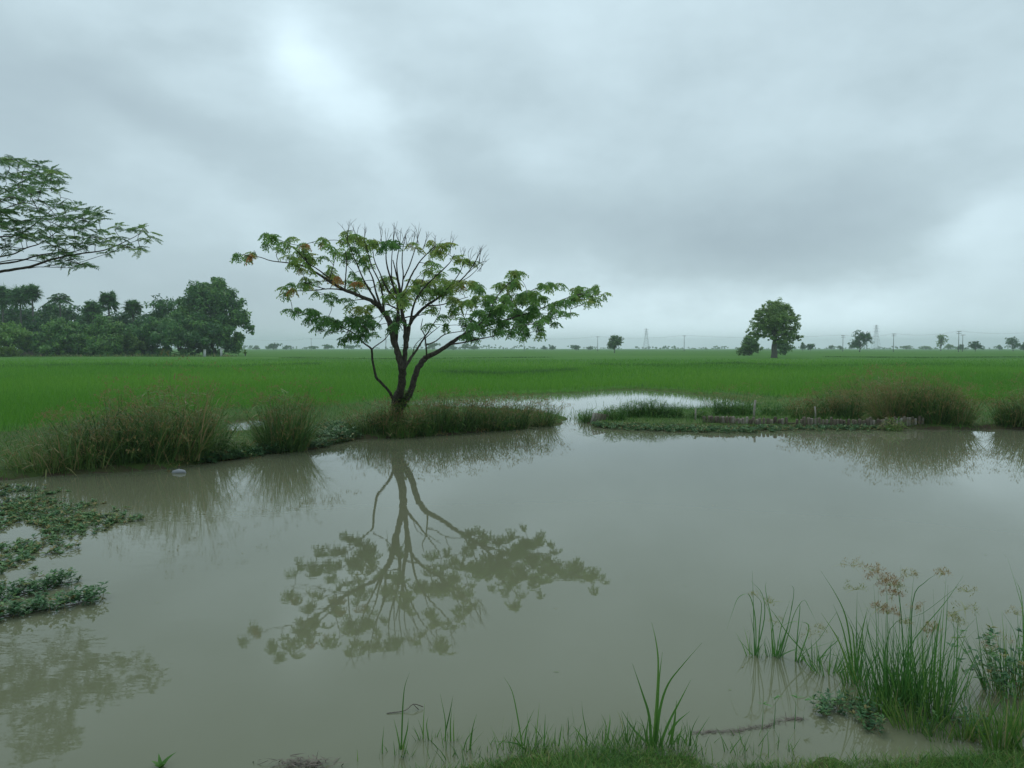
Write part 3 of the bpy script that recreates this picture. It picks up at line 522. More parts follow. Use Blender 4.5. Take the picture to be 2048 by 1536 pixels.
BR = [
    dd([(915, 1075, 56), (908, 1010, 46), (905, 960, 41), (915, 915, 35)], 20.9, 20.5),
    dd([(908, 950, 34), (922, 900, 30), (932, 840, 28), (936, 780, 28), (934, 745, 26)], 20.6, 19.5),
    dd([(930, 790, 24), (912, 715, 21), (890, 640, 20), (870, 560, 20), (845, 505, 19), (805, 462, 16), (765, 435, 13), (700, 408, 12), (640, 385, 11), (580, 352, 9.5), (520, 312, 8), (460, 277, 6.5), (400, 252, 5), (330, 243, 3.6), (260, 234, 3), (205, 216, 2.4), (150, 208, 2), (105, 202, 1.4)], 19.5, 17.8),
    dd([(652, 390, 6), (600, 380, 5), (540, 379, 4), (480, 387, 3.4), (390, 388, 3), (340, 384, 1.5)], 18.8, 19.6),
    dd([(545, 380, 3.4), (490, 366, 2.8), (440, 350, 2), (410, 352, 1.2)], 19.2, 19.4),
    dd([(600, 362, 6), (555, 320, 5), (500, 278, 4), (450, 245, 3.4), (400, 190, 3), (350, 150, 2), (270, 110, 1.5)], 18.4, 17.6),
    dd([(480, 290, 4), (440, 230, 3), (420, 170, 2)], 18.2, 17.9),
    dd([(640, 385, 5), (643, 320, 4), (648, 240, 3.4), (640, 180, 2)], 18.8, 18.3),
    dd([(560, 330, 4), (575, 280, 3), (590, 220, 2)], 18.5, 18.2),
    dd([(820, 480, 11), (775, 400, 7), (735, 330, 5), (700, 250, 4), (660, 150, 2.4), (640, 100, 1.5)], 18.9, 17.6),
    dd([(830, 490, 10), (800, 400, 7), (780, 320, 5), (745, 250, 4), (700, 190, 3), (680, 110, 1.5)], 18.9, 18.8),
    dd([(838, 500, 10), (832, 410, 6), (815, 340, 5), (780, 270, 4), (760, 200, 3), (740, 130, 1.5)], 18.9, 17.3),
    dd([(925, 740, 20), (900, 660, 17), (905, 590, 14), (912, 500, 12), (905, 420, 9), (880, 340, 7), (855, 260, 5), (850, 180, 3), (860, 140, 2)], 19.7, 18.5),
    dd([(905, 440, 8), (850, 370, 6), (820, 300, 4.5), (790, 230, 3.5), (780, 150, 2)], 19.3, 18.9),
    dd([(880, 340, 4.5), (878, 250, 3.6), (885, 150, 2.4), (890, 75, 1.0)], 18.9, 18.5),
    dd([(938, 790, 22), (948, 710, 17), (950, 640, 16), (947, 560, 14), (932, 500, 13), (926, 420, 11), (915, 350, 8), (900, 290, 5), (885, 230, 3)], 19.6, 18.9),
    dd([(928, 450, 8), (950, 380, 7), (985, 300, 6), (1030, 230, 4), (1080, 180, 3), (1110, 150, 2)], 19.0, 18.4),
    dd([(925, 410, 7), (938, 320, 5), (932, 230, 4), (940, 150, 3), (955, 95, 1.2)], 19.1, 19.6),
    dd([(938, 330, 5), (970, 260, 4), (1000, 170, 3), (1015, 110, 2), (1030, 65, 1)], 19.1, 18.9),
    dd([(915, 350, 5), (905, 250, 4), (920, 150, 3), (925, 80, 1)], 18.9, 18.3),
    dd([(955, 680, 14), (963, 610, 13), (972, 560, 12), (1000, 518, 11), (1050, 470, 10), (1105, 432, 8), (1160, 392, 7), (1220, 345, 5), (1265, 300, 4), (1300, 250, 3), (1325, 205, 2), (1342, 170, .9)], 19.4, 19.9),
    dd([(1265, 300, 3), (1310, 262, 2.5), (1345, 240, 2), (1366, 238, .8)], 19.7, 19.9),
    dd([(1220, 345, 3.4), (1270, 320, 2.6), (1310, 285, 2), (1340, 250, .9)], 19.7, 20.4),
    dd([(972, 560, 9), (985, 490, 8), (1010, 420, 7), (1065, 350, 6), (1130, 290, 5), (1180, 240, 3), (1200, 200, 2)], 19.3, 18.2),
    dd([(1000, 518, 6), (960, 522, 5), (935, 530, 5)], 19.3, 19.4),
    dd([(1060, 465, 6), (1130, 460, 4), (1200, 440, 3), (1270, 420, 2)], 19.4, 18.8),
    dd([(1110, 430, 5), (1175, 365, 4), (1225, 300, 3), (1250, 240, 2)], 19.6, 18.8),
    dd([(1010, 420, 5), (1040, 330, 4), (1060, 260, 3), (1090, 190, 2)], 19.2, 20.0),
    dd([(905, 480, 6), (840, 455, 4), (760, 480, 3), (700, 500, 2)], 19.4, 20.4),
    dd([(950, 775, 13), (975, 735, 10), (1000, 700, 8), (1035, 645, 6), (1075, 585, 4.5), (1110, 530, 3), (1130, 480, 2)], 19.6, 20.6),
    dd([(1040, 640, 4), (1080, 605, 3), (1125, 570, 2)], 20.1, 20.4),
    dd([(985, 715, 3.4), (1000, 665, 2.6), (1035, 630, 2), (1060, 612, 1)], 19.8, 20.1),
    dd([(925, 985, 34), (950, 945, 28), (975, 905, 25), (990, 860, 23), (1005, 805, 22), (1035, 752, 22), (1058, 728, 20), (1110, 702, 17), (1160, 672, 15), (1205, 640, 14), (1250, 612, 13), (1305, 580, 11), (1370, 530, 9), (1440, 475, 7), (1520, 430, 5), (1600, 385, 3), (1650, 360, 2)], 20.6, 20.2),
    dd([(1290, 590, 9), (1390, 560, 7), (1490, 528, 6), (1600, 495, 5), (1700, 455, 4), (1790, 420, 3.4), (1870, 400, 2.4), (1950, 395, 1.4)], 20.0, 20.2),
    dd([(1180, 662, 7), (1250, 652, 5.5), (1320, 636, 5), (1390, 622, 4), (1450, 600, 3), (1530, 570, 2)], 20.0, 19.2),
    dd([(1058, 730, 7), (1054, 660, 6), (1048, 615, 5), (1030, 580, 4), (1038, 530, 2)], 20.0, 20.2),
    dd([(1052, 668, 5), (1105, 645, 4.5), (1150, 612, 4), (1220, 598, 3), (1290, 590, 2.4)], 20.0, 20.5),
    dd([(1150, 612, 3), (1162, 570, 2.5), (1185, 535, 1.5)], 20.2, 20.4),
    dd([(1370, 530, 6), (1400, 450, 5), (1440, 390, 4), (1500, 330, 2.4), (1530, 300, 1.5)], 20.0, 20.2),
    dd([(1440, 475, 5), (1500, 470, 4), (1580, 430, 3), (1680, 370, 2)], 20.1, 21.2),
    dd([(1490, 528, 4), (1560, 545, 3), (1640, 560, 2)], 20.0, 19.4),
    dd([(1340, 550, 6), (1380, 500, 4), (1420, 470, 3), (1490, 440, 2)], 19.9, 18.6),
    dd([(1250, 612, 6), (1280, 560, 5), (1300, 500, 4), (1320, 430, 3), (1330, 380, 2)], 20.0, 20.9),
    dd([(893, 960, 13), (875, 920, 11), (855, 890, 10), (825, 858, 10), (800, 832, 9.5), (790, 790, 8.5), (780, 740, 8), (778, 700, 7.5), (772, 682, 7), (735, 655, 5), (690, 610, 4.5), (640, 582, 4), (560, 550, 3), (480, 520, 2.4), (400, 498, 1.2)], 20.6, 18.8),
    dd([(778, 688, 5), (800, 668, 4), (840, 640, 3.4), (868, 605, 3)], 19.0, 19.4),
    dd([(690, 612, 3), (720, 570, 2.5), (760, 590, 2)], 18.9, 18.2),
    dd([(846, 610, 2), (850, 650, 1.6), (846, 690, 1)], 19.3, 19.2)]
for (x0, y0, D) in [(655, 95, 17.8), (700, 105, 18.0), (740, 120, 18.2), (825, 110, 18.6), (850, 140, 18.8), (890, 110, 18.8), (915, 130, 18.6), (940, 120, 19.2), (955, 150, 19.0), (985, 150, 19.1), (1010, 120, 18.9), (1050, 140, 19), (1100, 160, 18.8), (1180, 165, 18.6), (1240, 215, 19.2), (1280, 230, 19.4), (1310, 230, 19.8), (1330, 215, 19.9), (1340, 255, 20)]:
    lean = (x0 - 900) / 900
    for k in range(3):
        ln = rng.uniform(45, 85); th = lean + rng.normal(0, .35)
        x1, y1 = x0 + ln * .5 * math.sin(th), y0 - ln * .5 * math.cos(th); x2, y2 = x1 + ln * .5 * math.sin(th + rng.normal(0, .4)), y1 - ln * .5 * math.cos(th)
        BR.append(dd([(x0 - 14 * math.sin(th) * 2, y0 + 35, 1.7), (x1, y1, 1.2), (x2, y2, .6)], D, D + rng.normal(0, .2)))
        BR.append(dd([(x1, y1, 1.0), (x1 + rng.normal(0, 16), y1 - rng.uniform(15, 35), .5)], D, D))
CL = [(90, 205, 30, .35), (130, 212, 24, .35), (182, 188, 20, .5), (165, 215, 14, .95), (240, 100, 28, .4), (275, 110, 34, .4), (240, 150, 28, .4), (305, 150, 22, .4), (360, 120, 32, .6), (340, 165, 30, .45), (300, 175, 22, .4), (420, 150, 18, .5), (440, 160, 13, .95), (400, 190, 18, .4),
    (385, 235, 44, .5), (440, 215, 42, .5), (480, 210, 34, .5), (455, 265, 34, .55), (355, 220, 24, .5), (425, 280, 18, .9), (510, 120, 22, .4), (552, 125, 18, .5), (517, 148, 13, .8),
    (630, 90, 30, .5), (660, 105, 34, .55), (700, 115, 36, .55), (640, 135, 30, .5), (722, 150, 42, .55), (770, 140, 34, .65), (800, 132, 28, .65), (680, 190, 44, .4), (740, 210, 42, .4), (600, 195, 38, .4), (640, 228, 34, .4), (560, 185, 28, .4), (545, 220, 24, .4), (560, 270, 26, .5), (550, 295, 20, .6),
    (850, 155, 38, .1), (900, 160, 34, .1), (878, 132, 26, .15), (980, 155, 26, .6), (1012, 172, 18, .6), (1090, 155, 36, .65), (1140, 168, 36, .65), (1100, 195, 32, .6), (1162, 155, 18, .5), (1200, 222, 34, .6), (1252, 240, 36, .6), (1290, 246, 18, .6), (1210, 290, 24, .4),
    (1080, 250, 28, .55), (1070, 290, 32, .5), (1110, 312, 32, .6), (590, 310, 34, .75), (604, 330, 20, 1.0), (600, 345, 12, 1.0), (708, 355, 12, .95), (315, 385, 26, .5), (325, 405, 20, .5), (360, 355, 20, .45), (440, 343, 32, .5), (410, 352, 18, .5), (500, 347, 13, .5), (365, 385, 12, .85), (438, 380, 9, .7),
    (540, 400, 26, .3), (600, 422, 28, .3), (640, 440, 28, .3), (500, 402, 14, .3), (575, 440, 18, .3), (700, 370, 32, .5), (720, 335, 28, .4), (760, 375, 24, .5), (655, 345, 20, .4), (690, 290, 24, .4), (740, 280, 24, .4), (690, 480, 28, .6), (730, 490, 42, .7), (768, 482, 32, .65), (650, 460, 24, .4),
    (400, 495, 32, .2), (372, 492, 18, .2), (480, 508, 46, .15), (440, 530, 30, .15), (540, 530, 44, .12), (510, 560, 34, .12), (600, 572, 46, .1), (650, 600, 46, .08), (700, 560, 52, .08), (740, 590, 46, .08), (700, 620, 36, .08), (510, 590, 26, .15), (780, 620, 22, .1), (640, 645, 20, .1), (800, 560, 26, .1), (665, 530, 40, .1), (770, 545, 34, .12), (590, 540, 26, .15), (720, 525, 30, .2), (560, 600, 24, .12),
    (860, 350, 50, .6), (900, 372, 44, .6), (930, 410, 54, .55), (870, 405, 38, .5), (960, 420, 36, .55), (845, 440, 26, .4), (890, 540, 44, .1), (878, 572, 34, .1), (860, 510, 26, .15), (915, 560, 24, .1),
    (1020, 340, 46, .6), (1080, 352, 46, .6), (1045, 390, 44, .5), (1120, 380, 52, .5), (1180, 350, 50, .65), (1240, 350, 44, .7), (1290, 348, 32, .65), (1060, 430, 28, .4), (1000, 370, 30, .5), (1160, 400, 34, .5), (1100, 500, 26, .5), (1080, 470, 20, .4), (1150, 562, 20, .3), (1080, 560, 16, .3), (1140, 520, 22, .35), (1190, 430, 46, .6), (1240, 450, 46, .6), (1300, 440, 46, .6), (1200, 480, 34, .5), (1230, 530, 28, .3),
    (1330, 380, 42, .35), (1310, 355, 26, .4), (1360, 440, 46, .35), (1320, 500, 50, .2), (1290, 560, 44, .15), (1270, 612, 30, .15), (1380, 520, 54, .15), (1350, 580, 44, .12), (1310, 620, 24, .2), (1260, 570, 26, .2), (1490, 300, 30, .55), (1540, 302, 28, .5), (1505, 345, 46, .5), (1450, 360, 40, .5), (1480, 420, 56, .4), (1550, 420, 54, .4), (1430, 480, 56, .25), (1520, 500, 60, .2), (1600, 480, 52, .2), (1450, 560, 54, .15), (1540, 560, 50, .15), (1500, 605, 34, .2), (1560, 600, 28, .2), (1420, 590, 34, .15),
    (1600, 395, 46, .35), (1650, 362, 38, .4), (1700, 358, 42, .4), (1735, 350, 26, .4), (1650, 430, 38, .4), (1600, 440, 40, .3), (1620, 560, 40, .25), (1645, 595, 22, .3), (1680, 530, 40, .25), (1700, 480, 38, .3), (1750, 445, 40, .35), (1762, 490, 30, .3), (1722, 560, 20, .3), (1800, 430, 38, .4), (1830, 370, 36, .45), (1848, 415, 38, .4), (1890, 385, 38, .45), (1905, 425, 30, .45), (1950, 400, 26, .5), (1560, 628, 12, .4), (1580, 520, 40, .2), (1400, 430, 36, .3), (1870, 450, 22, .4)]
def dist1(x, y):
    if x > 1260: return 20.1 + (y > 450) * -.3
    base = 20.4 - (945 - y) / 945 * 2.6
    if y > 470 and x < 830: return 18.9
    return base + (-.5 if x < 500 else 0) + (x > 980) * .5
C2 = []
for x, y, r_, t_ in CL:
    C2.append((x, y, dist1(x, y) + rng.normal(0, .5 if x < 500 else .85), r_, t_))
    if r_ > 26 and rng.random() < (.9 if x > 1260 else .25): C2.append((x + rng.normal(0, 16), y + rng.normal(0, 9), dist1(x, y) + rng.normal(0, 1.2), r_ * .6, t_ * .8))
pm = .70 * 20.0 / F / 2.56
TREE_LOC = at(*Z1(910, 1040), 20.8)
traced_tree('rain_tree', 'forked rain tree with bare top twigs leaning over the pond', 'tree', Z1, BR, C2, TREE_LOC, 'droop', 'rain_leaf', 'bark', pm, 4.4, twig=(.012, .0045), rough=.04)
# vine leaves wrapped round its foot
vm = MB(); root = empty('climbing_vine', TREE_LOC, 'yellow green creeper clinging to the foot of the forked tree', 'creeper')
n = 260; t = rng.random(n); cx = np.array([at(*Z1(905 + 55 * a + rng.normal(0, 14), 1000 - 110 * a), 20.45) for a in t]); V0 = cx + rng.normal(0, .07, (n, 3)) * [1, .8, 1]
dr = rng.normal(0, 1, (n, 3)); dr[:, 1] -= .6
ribbons(vm, V0, dr, rng.uniform(.05, .11, n), rng.uniform(.2, .6, n), rng.uniform(.04, .07, n), np.clip(rng.normal(.3, .3, n), 0, 1), 2); vm.build('foliage', M['lime_leaf'], root)
# --- the tree reaching in from the left
def Z5(x, y): return x / 5.484, 280 + y / 5.484
B5 = [dd([(-1850, 3900, 75), (-1830, 3300, 66), (-1800, 2700, 62), (-1780, 2200, 60)], 16.8, 16.6),
    dd([(-1780, 2250, 50), (-1500, 1850, 36), (-1000, 1640, 26), (-500, 1530, 20), (0, 1445, 15), (160, 1418, 14), (320, 1392, 13), (500, 1332, 11), (640, 1292, 10), (850, 1250, 8), (1080, 1222, 6.5), (1200, 1190, 6), (1310, 1145, 5), (1400, 1100, 4), (1480, 1060, 3), (1590, 990, 2)], 16.6, 16.5),
    dd([(-1500, 1850, 24), (-900, 1540, 17), (-300, 1400, 12), (0, 1360, 10), (220, 1325, 8.5), (400, 1270, 7), (600, 1238, 6), (820, 1222, 4), (1000, 1150, 2.5), (1100, 1100, 1.5)], 16.6, 15.8),
    dd([(-1300, 1700, 22), (-700, 1430, 14), (-250, 1330, 10), (0, 1280, 8), (150, 1250, 7), (300, 1180, 6.5), (430, 1140, 5), (580, 1040, 4), (760, 900, 3), (960, 800, 2)], 16.6, 16.2),
    dd([(-1780, 2200, 40), (-1200, 1500, 25), (-600, 1200, 15), (-200, 1100, 10), (0, 1062, 8), (160, 1050, 7), (330, 960, 5.5), (480, 840, 4), (600, 740, 2.5), (680, 700, 1.5)], 16.6, 16.9),
    dd([(-1780, 2200, 40), (-1300, 1300, 25), (-700, 900, 16), (-250, 700, 10), (0, 600, 7), (200, 480, 5), (420, 370, 4), (600, 345, 2.4)], 16.6, 17.4),
    dd([(-1780, 2200, 40), (-1700, 1300, 26), (-1300, 700, 16), (-800, 350, 10), (-300, 200, 6), (50, 210, 3)], 16.6, 17.0),
    dd([(-1780, 2200, 30), (-2100, 1500, 20), (-2300, 900, 12), (-2500, 500, 6)], 16.6, 16.0),
    dd([(-300, 1400, 7), (0, 1338, 5.5), (220, 1310, 5), (420, 1330, 4.5), (560, 1370, 3), (700, 1400, 2)], 16.3, 15.9),
    dd([(310, 1408, 5), (430, 1392, 4.5), (600, 1396, 4), (700, 1402, 3), (800, 1400, 2)], 16.55, 16.9),
    dd([(0, 1190, 6), (90, 1170, 5), (200, 1185, 4), (300, 1185, 3)], 16.6, 16.0),
    dd([(640, 1292, 5), (740, 1320, 3), (860, 1350, 2)], 16.5, 16.0),
    dd([(-150, 700, 6), (0, 760, 5), (200, 700, 4), (420, 650, 2)], 16.8, 15.6),
    dd([(-60, 1380, 4), (-10, 1300, 3.4), (40, 1230, 3), (110, 1170, 2)], 16.4, 16.2)]
C5 = [(20, 200, 50), (60, 235, 44), (220, 232, 44), (185, 215, 30), (280, 285, 40), (350, 275, 40), (440, 280, 48), (510, 325, 48), (590, 335, 42), (645, 350, 34), (400, 370, 66), (300, 375, 66), (200, 400, 60), (560, 425, 56), (610, 455, 44), (500, 475, 56), (350, 475, 66), (200, 500, 76), (50, 400, 44), (50, 520, 66), (640, 545, 34), (560, 548, 40), (420, 560, 56), (300, 585, 66), (150, 615, 76), (0, 650, 76), (400, 680, 64), (250, 715, 76), (100, 780, 76), (0, 800, 76), (445, 760, 60), (640, 690, 40), (600, 740, 40), (690, 715, 30), (620, 850, 56), (500, 850, 66), (350, 870, 76), (200, 880, 76), (60, 900, 76), (0, 960, 66), (830, 760, 56), (900, 780, 56), (980, 800, 50), (1080, 815, 40), (1125, 790, 30), (1000, 870, 56), (880, 870, 56), (1085, 880, 40), (740, 860, 56), (800, 950, 56), (950, 960, 56), (1060, 960, 38), (680, 960, 56), (560, 970, 66), (420, 980, 66), (280, 1000, 66), (120, 1010, 66), (1000, 1040, 46), (880, 1055, 52), (740, 1060, 56), (600, 1080, 56), (450, 1080, 52), (300, 1075, 46), (200, 1060, 44), (1060, 1120, 44), (900, 1140, 46), (780, 1150, 46), (640, 1160, 44), (1160, 1085, 32), (1185, 1150, 36), (1260, 1045, 40), (1285, 950, 24), (1320, 1065, 40), (1385, 975, 36), (1500, 990, 40), (1560, 970, 36), (1620, 1000, 38), (1680, 1060, 24), (1580, 1080, 32), (1480, 1168, 34), (1545, 1200, 22), (1400, 1160, 28), (1300, 1180, 28), (1180, 1240, 24), (700, 1250, 44), (800, 1300, 50), (880, 1350, 46), (700, 1340, 44), (785, 1390, 36), (600, 1360, 34), (540, 1300, 30), (460, 1260, 26), (640, 1205, 34), (930, 1372, 24), (60, 1110, 36), (130, 1200, 34), (50, 1190, 28)]
C5b = []
for x, y, r_ in C5:
    C5b.append((x, y, 16.4 + rng.normal(0, .55), r_ * 1.05, float(np.clip(rng.normal(.5, .25), 0, 1))))
    if r_ > 40: C5b.append((x + rng.normal(0, 25), y + rng.normal(0, 14), 16.4 + rng.normal(0, 1.2), r_ * .8, .35))
for k in range(150):
    x = rng.uniform(-2300, -40); u = (x + 1150) / 1250; y = 900 - 780 * math.sqrt(max(0, 1 - u * u * .9)) * rng.uniform(.2, 1) + 100
    C5b.append((x, y, 16.5 + rng.normal(0, 1.6), rng.uniform(60, 85), rng.uniform(.2, .8)))
pm5 = 16.5 / F / 5.484
traced_tree('feathery_tree', 'large feathery leaved tree reaching in from beyond the left edge', 'tree', Z5, B5, C5b, at(*Z5(-1850, 3900), 16.8), 'feather', 'mid_leaf', 'bark', pm5, 4.6, twig=(.010, .0035))
# ================================================================== distant trees
def crown_cards(mb, blobs, n, s, tint, flat=.6, sub=48, droop=0, lump=.30):
    vol = np.array([b_[3] * b_[4] * b_[5] for b_ in blobs]) ** .67; cnt = (n * vol / vol.sum()).astype(int)
    lumps = []
    for (x, y, z, rx, ry, rz), c in zip(blobs, cnt):
        k = max(6, int(sub * (c / max(cnt)))); u = norm(rng.normal(0, 1, (k, 3))); u[:, 2] = np.where(u[:, 2] < -.55, -u[:, 2], u[:, 2])
        cc = np.array([x, y, z]) + u * np.array([rx, ry, rz]) * rng.uniform(.35, 1.0, (k, 1)); lumps += list(cc)
        lr = lump * min(rx, rz) * rng.uniform(.6, 1.2, k); i = rng.integers(0, k, c); v = norm(rng.normal(0, 1, (c, 3))) * (rng.random((c, 1)) ** .4)
        P = cc[i] + v * lr[i][:, None] * np.array([1.15, 1.15, .85])
        if droop: P[:, 2] -= droop * rng.random(c) ** 3 * rz
        nrm = norm(v + rng.normal(0, .6, (c, 3)) + np.array([0, 0, flat])); a = norm(np.cross(nrm, rng.normal(0, 1, (c, 3)))); b2 = np.cross(nrm, a)
        sz = s * rng.uniform(.6, 1.3, c)[:, None]; tt = np.clip(rng.normal(tint, .16, c) + .22 * rng.normal(0, 1, k)[i] * .6, 0, 1)
        V = np.stack([P - a * sz, P - b2 * sz * .45, P + a * sz, P + b2 * sz * .45], 1).reshape(-1, 3); mb.add(V, np.arange(c * 4).reshape(-1, 4), tt)
    return lumps
def tree(name, label, px, D, top, wpx, label_cat='tree', nblob=6, n=6000, leaf=.35, mat='far_leaf', tint=.45, trunk_px=10, bottom=None, group=None, lift=.12, shape=1.0, bark='bark_grey', droop=0, dens=1.0, skew=0.0, trunk_r=None, base_z=0.05, blobs=None, sub=48, lump=.30, skirt=False):
    X0 = (px - 1024) / F * D; ztop = HC + (697 - top) / F * D; W = wpx / F * D / 2; H = ztop - base_z
    root = empty(name, (X0, D, base_z), label, label_cat, group); cm = MB(); zb = base_z + H * lift
    if blobs is None:
        blobs = []
        Hc = ztop - zb
        for k in range(nblob):
            a = 2 * math.pi * k / nblob + rng.uniform(-.4, .4); rr = .50 * W; hz = rng.uniform(.18, .72)
            blobs.append((X0 + math.cos(a) * rr + skew * W * hz, D + math.sin(a) * rr, zb + Hc * hz, W * .58, W * .58, Hc * .30 * shape))
        for k in range(5 if skirt else 0):
            a = 1.26 * k + rng.uniform(-.3, .3); blobs.append((X0 + math.cos(a) * W * .5, D + math.sin(a) * W * .5, base_z + H * rng.uniform(.06, .16), W * .42, W * .42, H * .16))
        blobs.append((X0 + skew * W, D, ztop - Hc * .32, W * .55, W * .55, Hc * .32)); blobs.append((X0, D, zb + Hc * .42, W * .62, W * .62, Hc * .36))
    else:
        blobs = [(X0 + a * W, D + b_ * W, base_z + c * H, d * W, d * W, e_ * H) for a, b_, c, d, e_ in blobs]
    lumps = crown_cards(cm, blobs, int(n * dens), leaf, tint, droop=droop, sub=sub, lump=lump)
    cm.build('crown', M[mat], root)
    tm = MB(); tr = trunk_r or max(.12, H * .025); top_z = base_z + H * max(lift, .1) * 1.4 + .02 * H
    tube(tm, smooth_line([(X0, D, base_z - .3), (X0 + rng.normal(0, tr * .6), D, (base_z + top_z) / 2), (X0 + skew * W * .2, D, top_z), (X0 + skew * W * .5, D, base_z + H * .6)], 3), np.linspace(tr * 1.25, tr * .35, 10), 8, .5, .06)
    idx = rng.permutation(len(lumps))[:14]
    for i in idx:
        c = np.array(lumps[i]); s0 = np.array([X0 + skew * W * .1, D, top_z + rng.uniform(-.15, .5) * (ztop - top_z) * .5]); s0[2] = min(s0[2], c[2] + .1)
        tube(tm, smooth_line([s0, (s0 + c) / 2 + np.array([0, 0, .05 * H]), c], 3), np.linspace(tr * .4, tr * .1, 7), 5)
    tm.build('trunk', M[bark], root, smooth=True); return root
def R_(label, px, D, top, wpx, **k): return tree(k.pop('name', 'broadleaf_tree'), label, px, D, top, wpx, **k)
GL = 'trees of the village grove at the left'
R_('tallest rounded dense tree at the right end of the left grove', 424, 205, 549, 165, n=34000, leaf=.42, skirt=True, group=GL, lift=.08, tint=.5, nblob=8, blobs=[(-.3, 0, .14, .5, .16), (.3, 0, .14, .5, .15), (.62, .1, .2, .3, .13), (-.75, 0, .3, .3, .2), (-.1, 0, .78, .55, .20), (.25, 0, .72, .5, .22), (-.42, 0, .66, .42, .2), (.55, 0, .52, .42, .2), (-.55, .1, .42, .45, .25), (0, 0, .45, .7, .3), (.3, -.3, .3, .5, .22), (.72, 0, .38, .26, .18), (-.35, -.3, .25, .5, .2), (.05, .3, .85, .35, .12)], droop=.5)
R_('wide dark tree with layered foliage in front of the tallest grove tree', 362, 196, 628, 200, n=20000, leaf=.42, skirt=True, group=GL, lift=.05, tint=.42, sub=20, lump=.44, nblob=8)
R_('dark flat topped tree sloping up to the tallest grove tree', 330, 214, 592, 125, n=9000, leaf=.42, group=GL, lift=.12, tint=.22, nblob=6)
R_('rounded green tree in the grove front row, left of the wide dark tree', 205, 192, 632, 112, n=12000, leaf=.4, skirt=True, group=GL, lift=.04, tint=.6, sub=20, lump=.44, nblob=7)
R_('mango like round green tree in the grove front row beside the brush pile', 122, 190, 640, 108, n=12000, leaf=.4, skirt=True, group=GL, lift=.03, tint=.6, sub=20, lump=.44, nblob=7)
R_('olive green bushy tree at the left frame edge', 15, 188, 645, 100, n=9000, leaf=.38, skirt=True, group=GL, lift=.04, tint=.85, sub=20, lump=.44, nblob=6)
R_('paler green tree between two front row trees of the grove', 248, 198, 660, 85, n=6000, leaf=.38, skirt=True, group=GL, lift=.05, tint=.8, sub=20, lump=.44, nblob=5)
R_('dark tree low behind the two sugar palms', 250, 222, 622, 95, n=7000, leaf=.42, group=GL, lift=.1, tint=.12, nblob=6)
R_('dark tree behind the coconut palm', 105, 222, 604, 135, n=11000, leaf=.45, group=GL, lift=.1, tint=.2, nblob=7)
R_('dark tree behind the left most palms', 25, 225, 610, 130, n=10000, leaf=.45, group=GL, lift=.1, tint=.2, nblob=7)
R_('green leafy tree leaning against the round headed palm', 192, 226, 598, 72, n=5000, leaf=.42, group=GL, lift=.12, tint=.4, nblob=5)
R_('dark round tree filling the gap behind the brush pile', 72, 200, 634, 62, n=6000, leaf=.4, skirt=True, group=GL, lift=.02, tint=.15, nblob=6)
R_('dark green tree behind the front row between the two sugar palms', 285, 206, 640, 80, n=8000, leaf=.42, skirt=True, group=GL, lift=.02, tint=.35, nblob=6)
R_('dark tree low behind the round headed sugar palm', 165, 208, 640, 80, n=8000, leaf=.42, skirt=True, group=GL, lift=.02, tint=.2, nblob=6)
R_('bright yellow green shrub at the left frame edge', 12, 180, 693, 55, n=2200, leaf=.3, skirt=True, group=GL, lift=.0, mat='lime_leaf', tint=.6, nblob=4, name='shrub', label_cat='shrub')
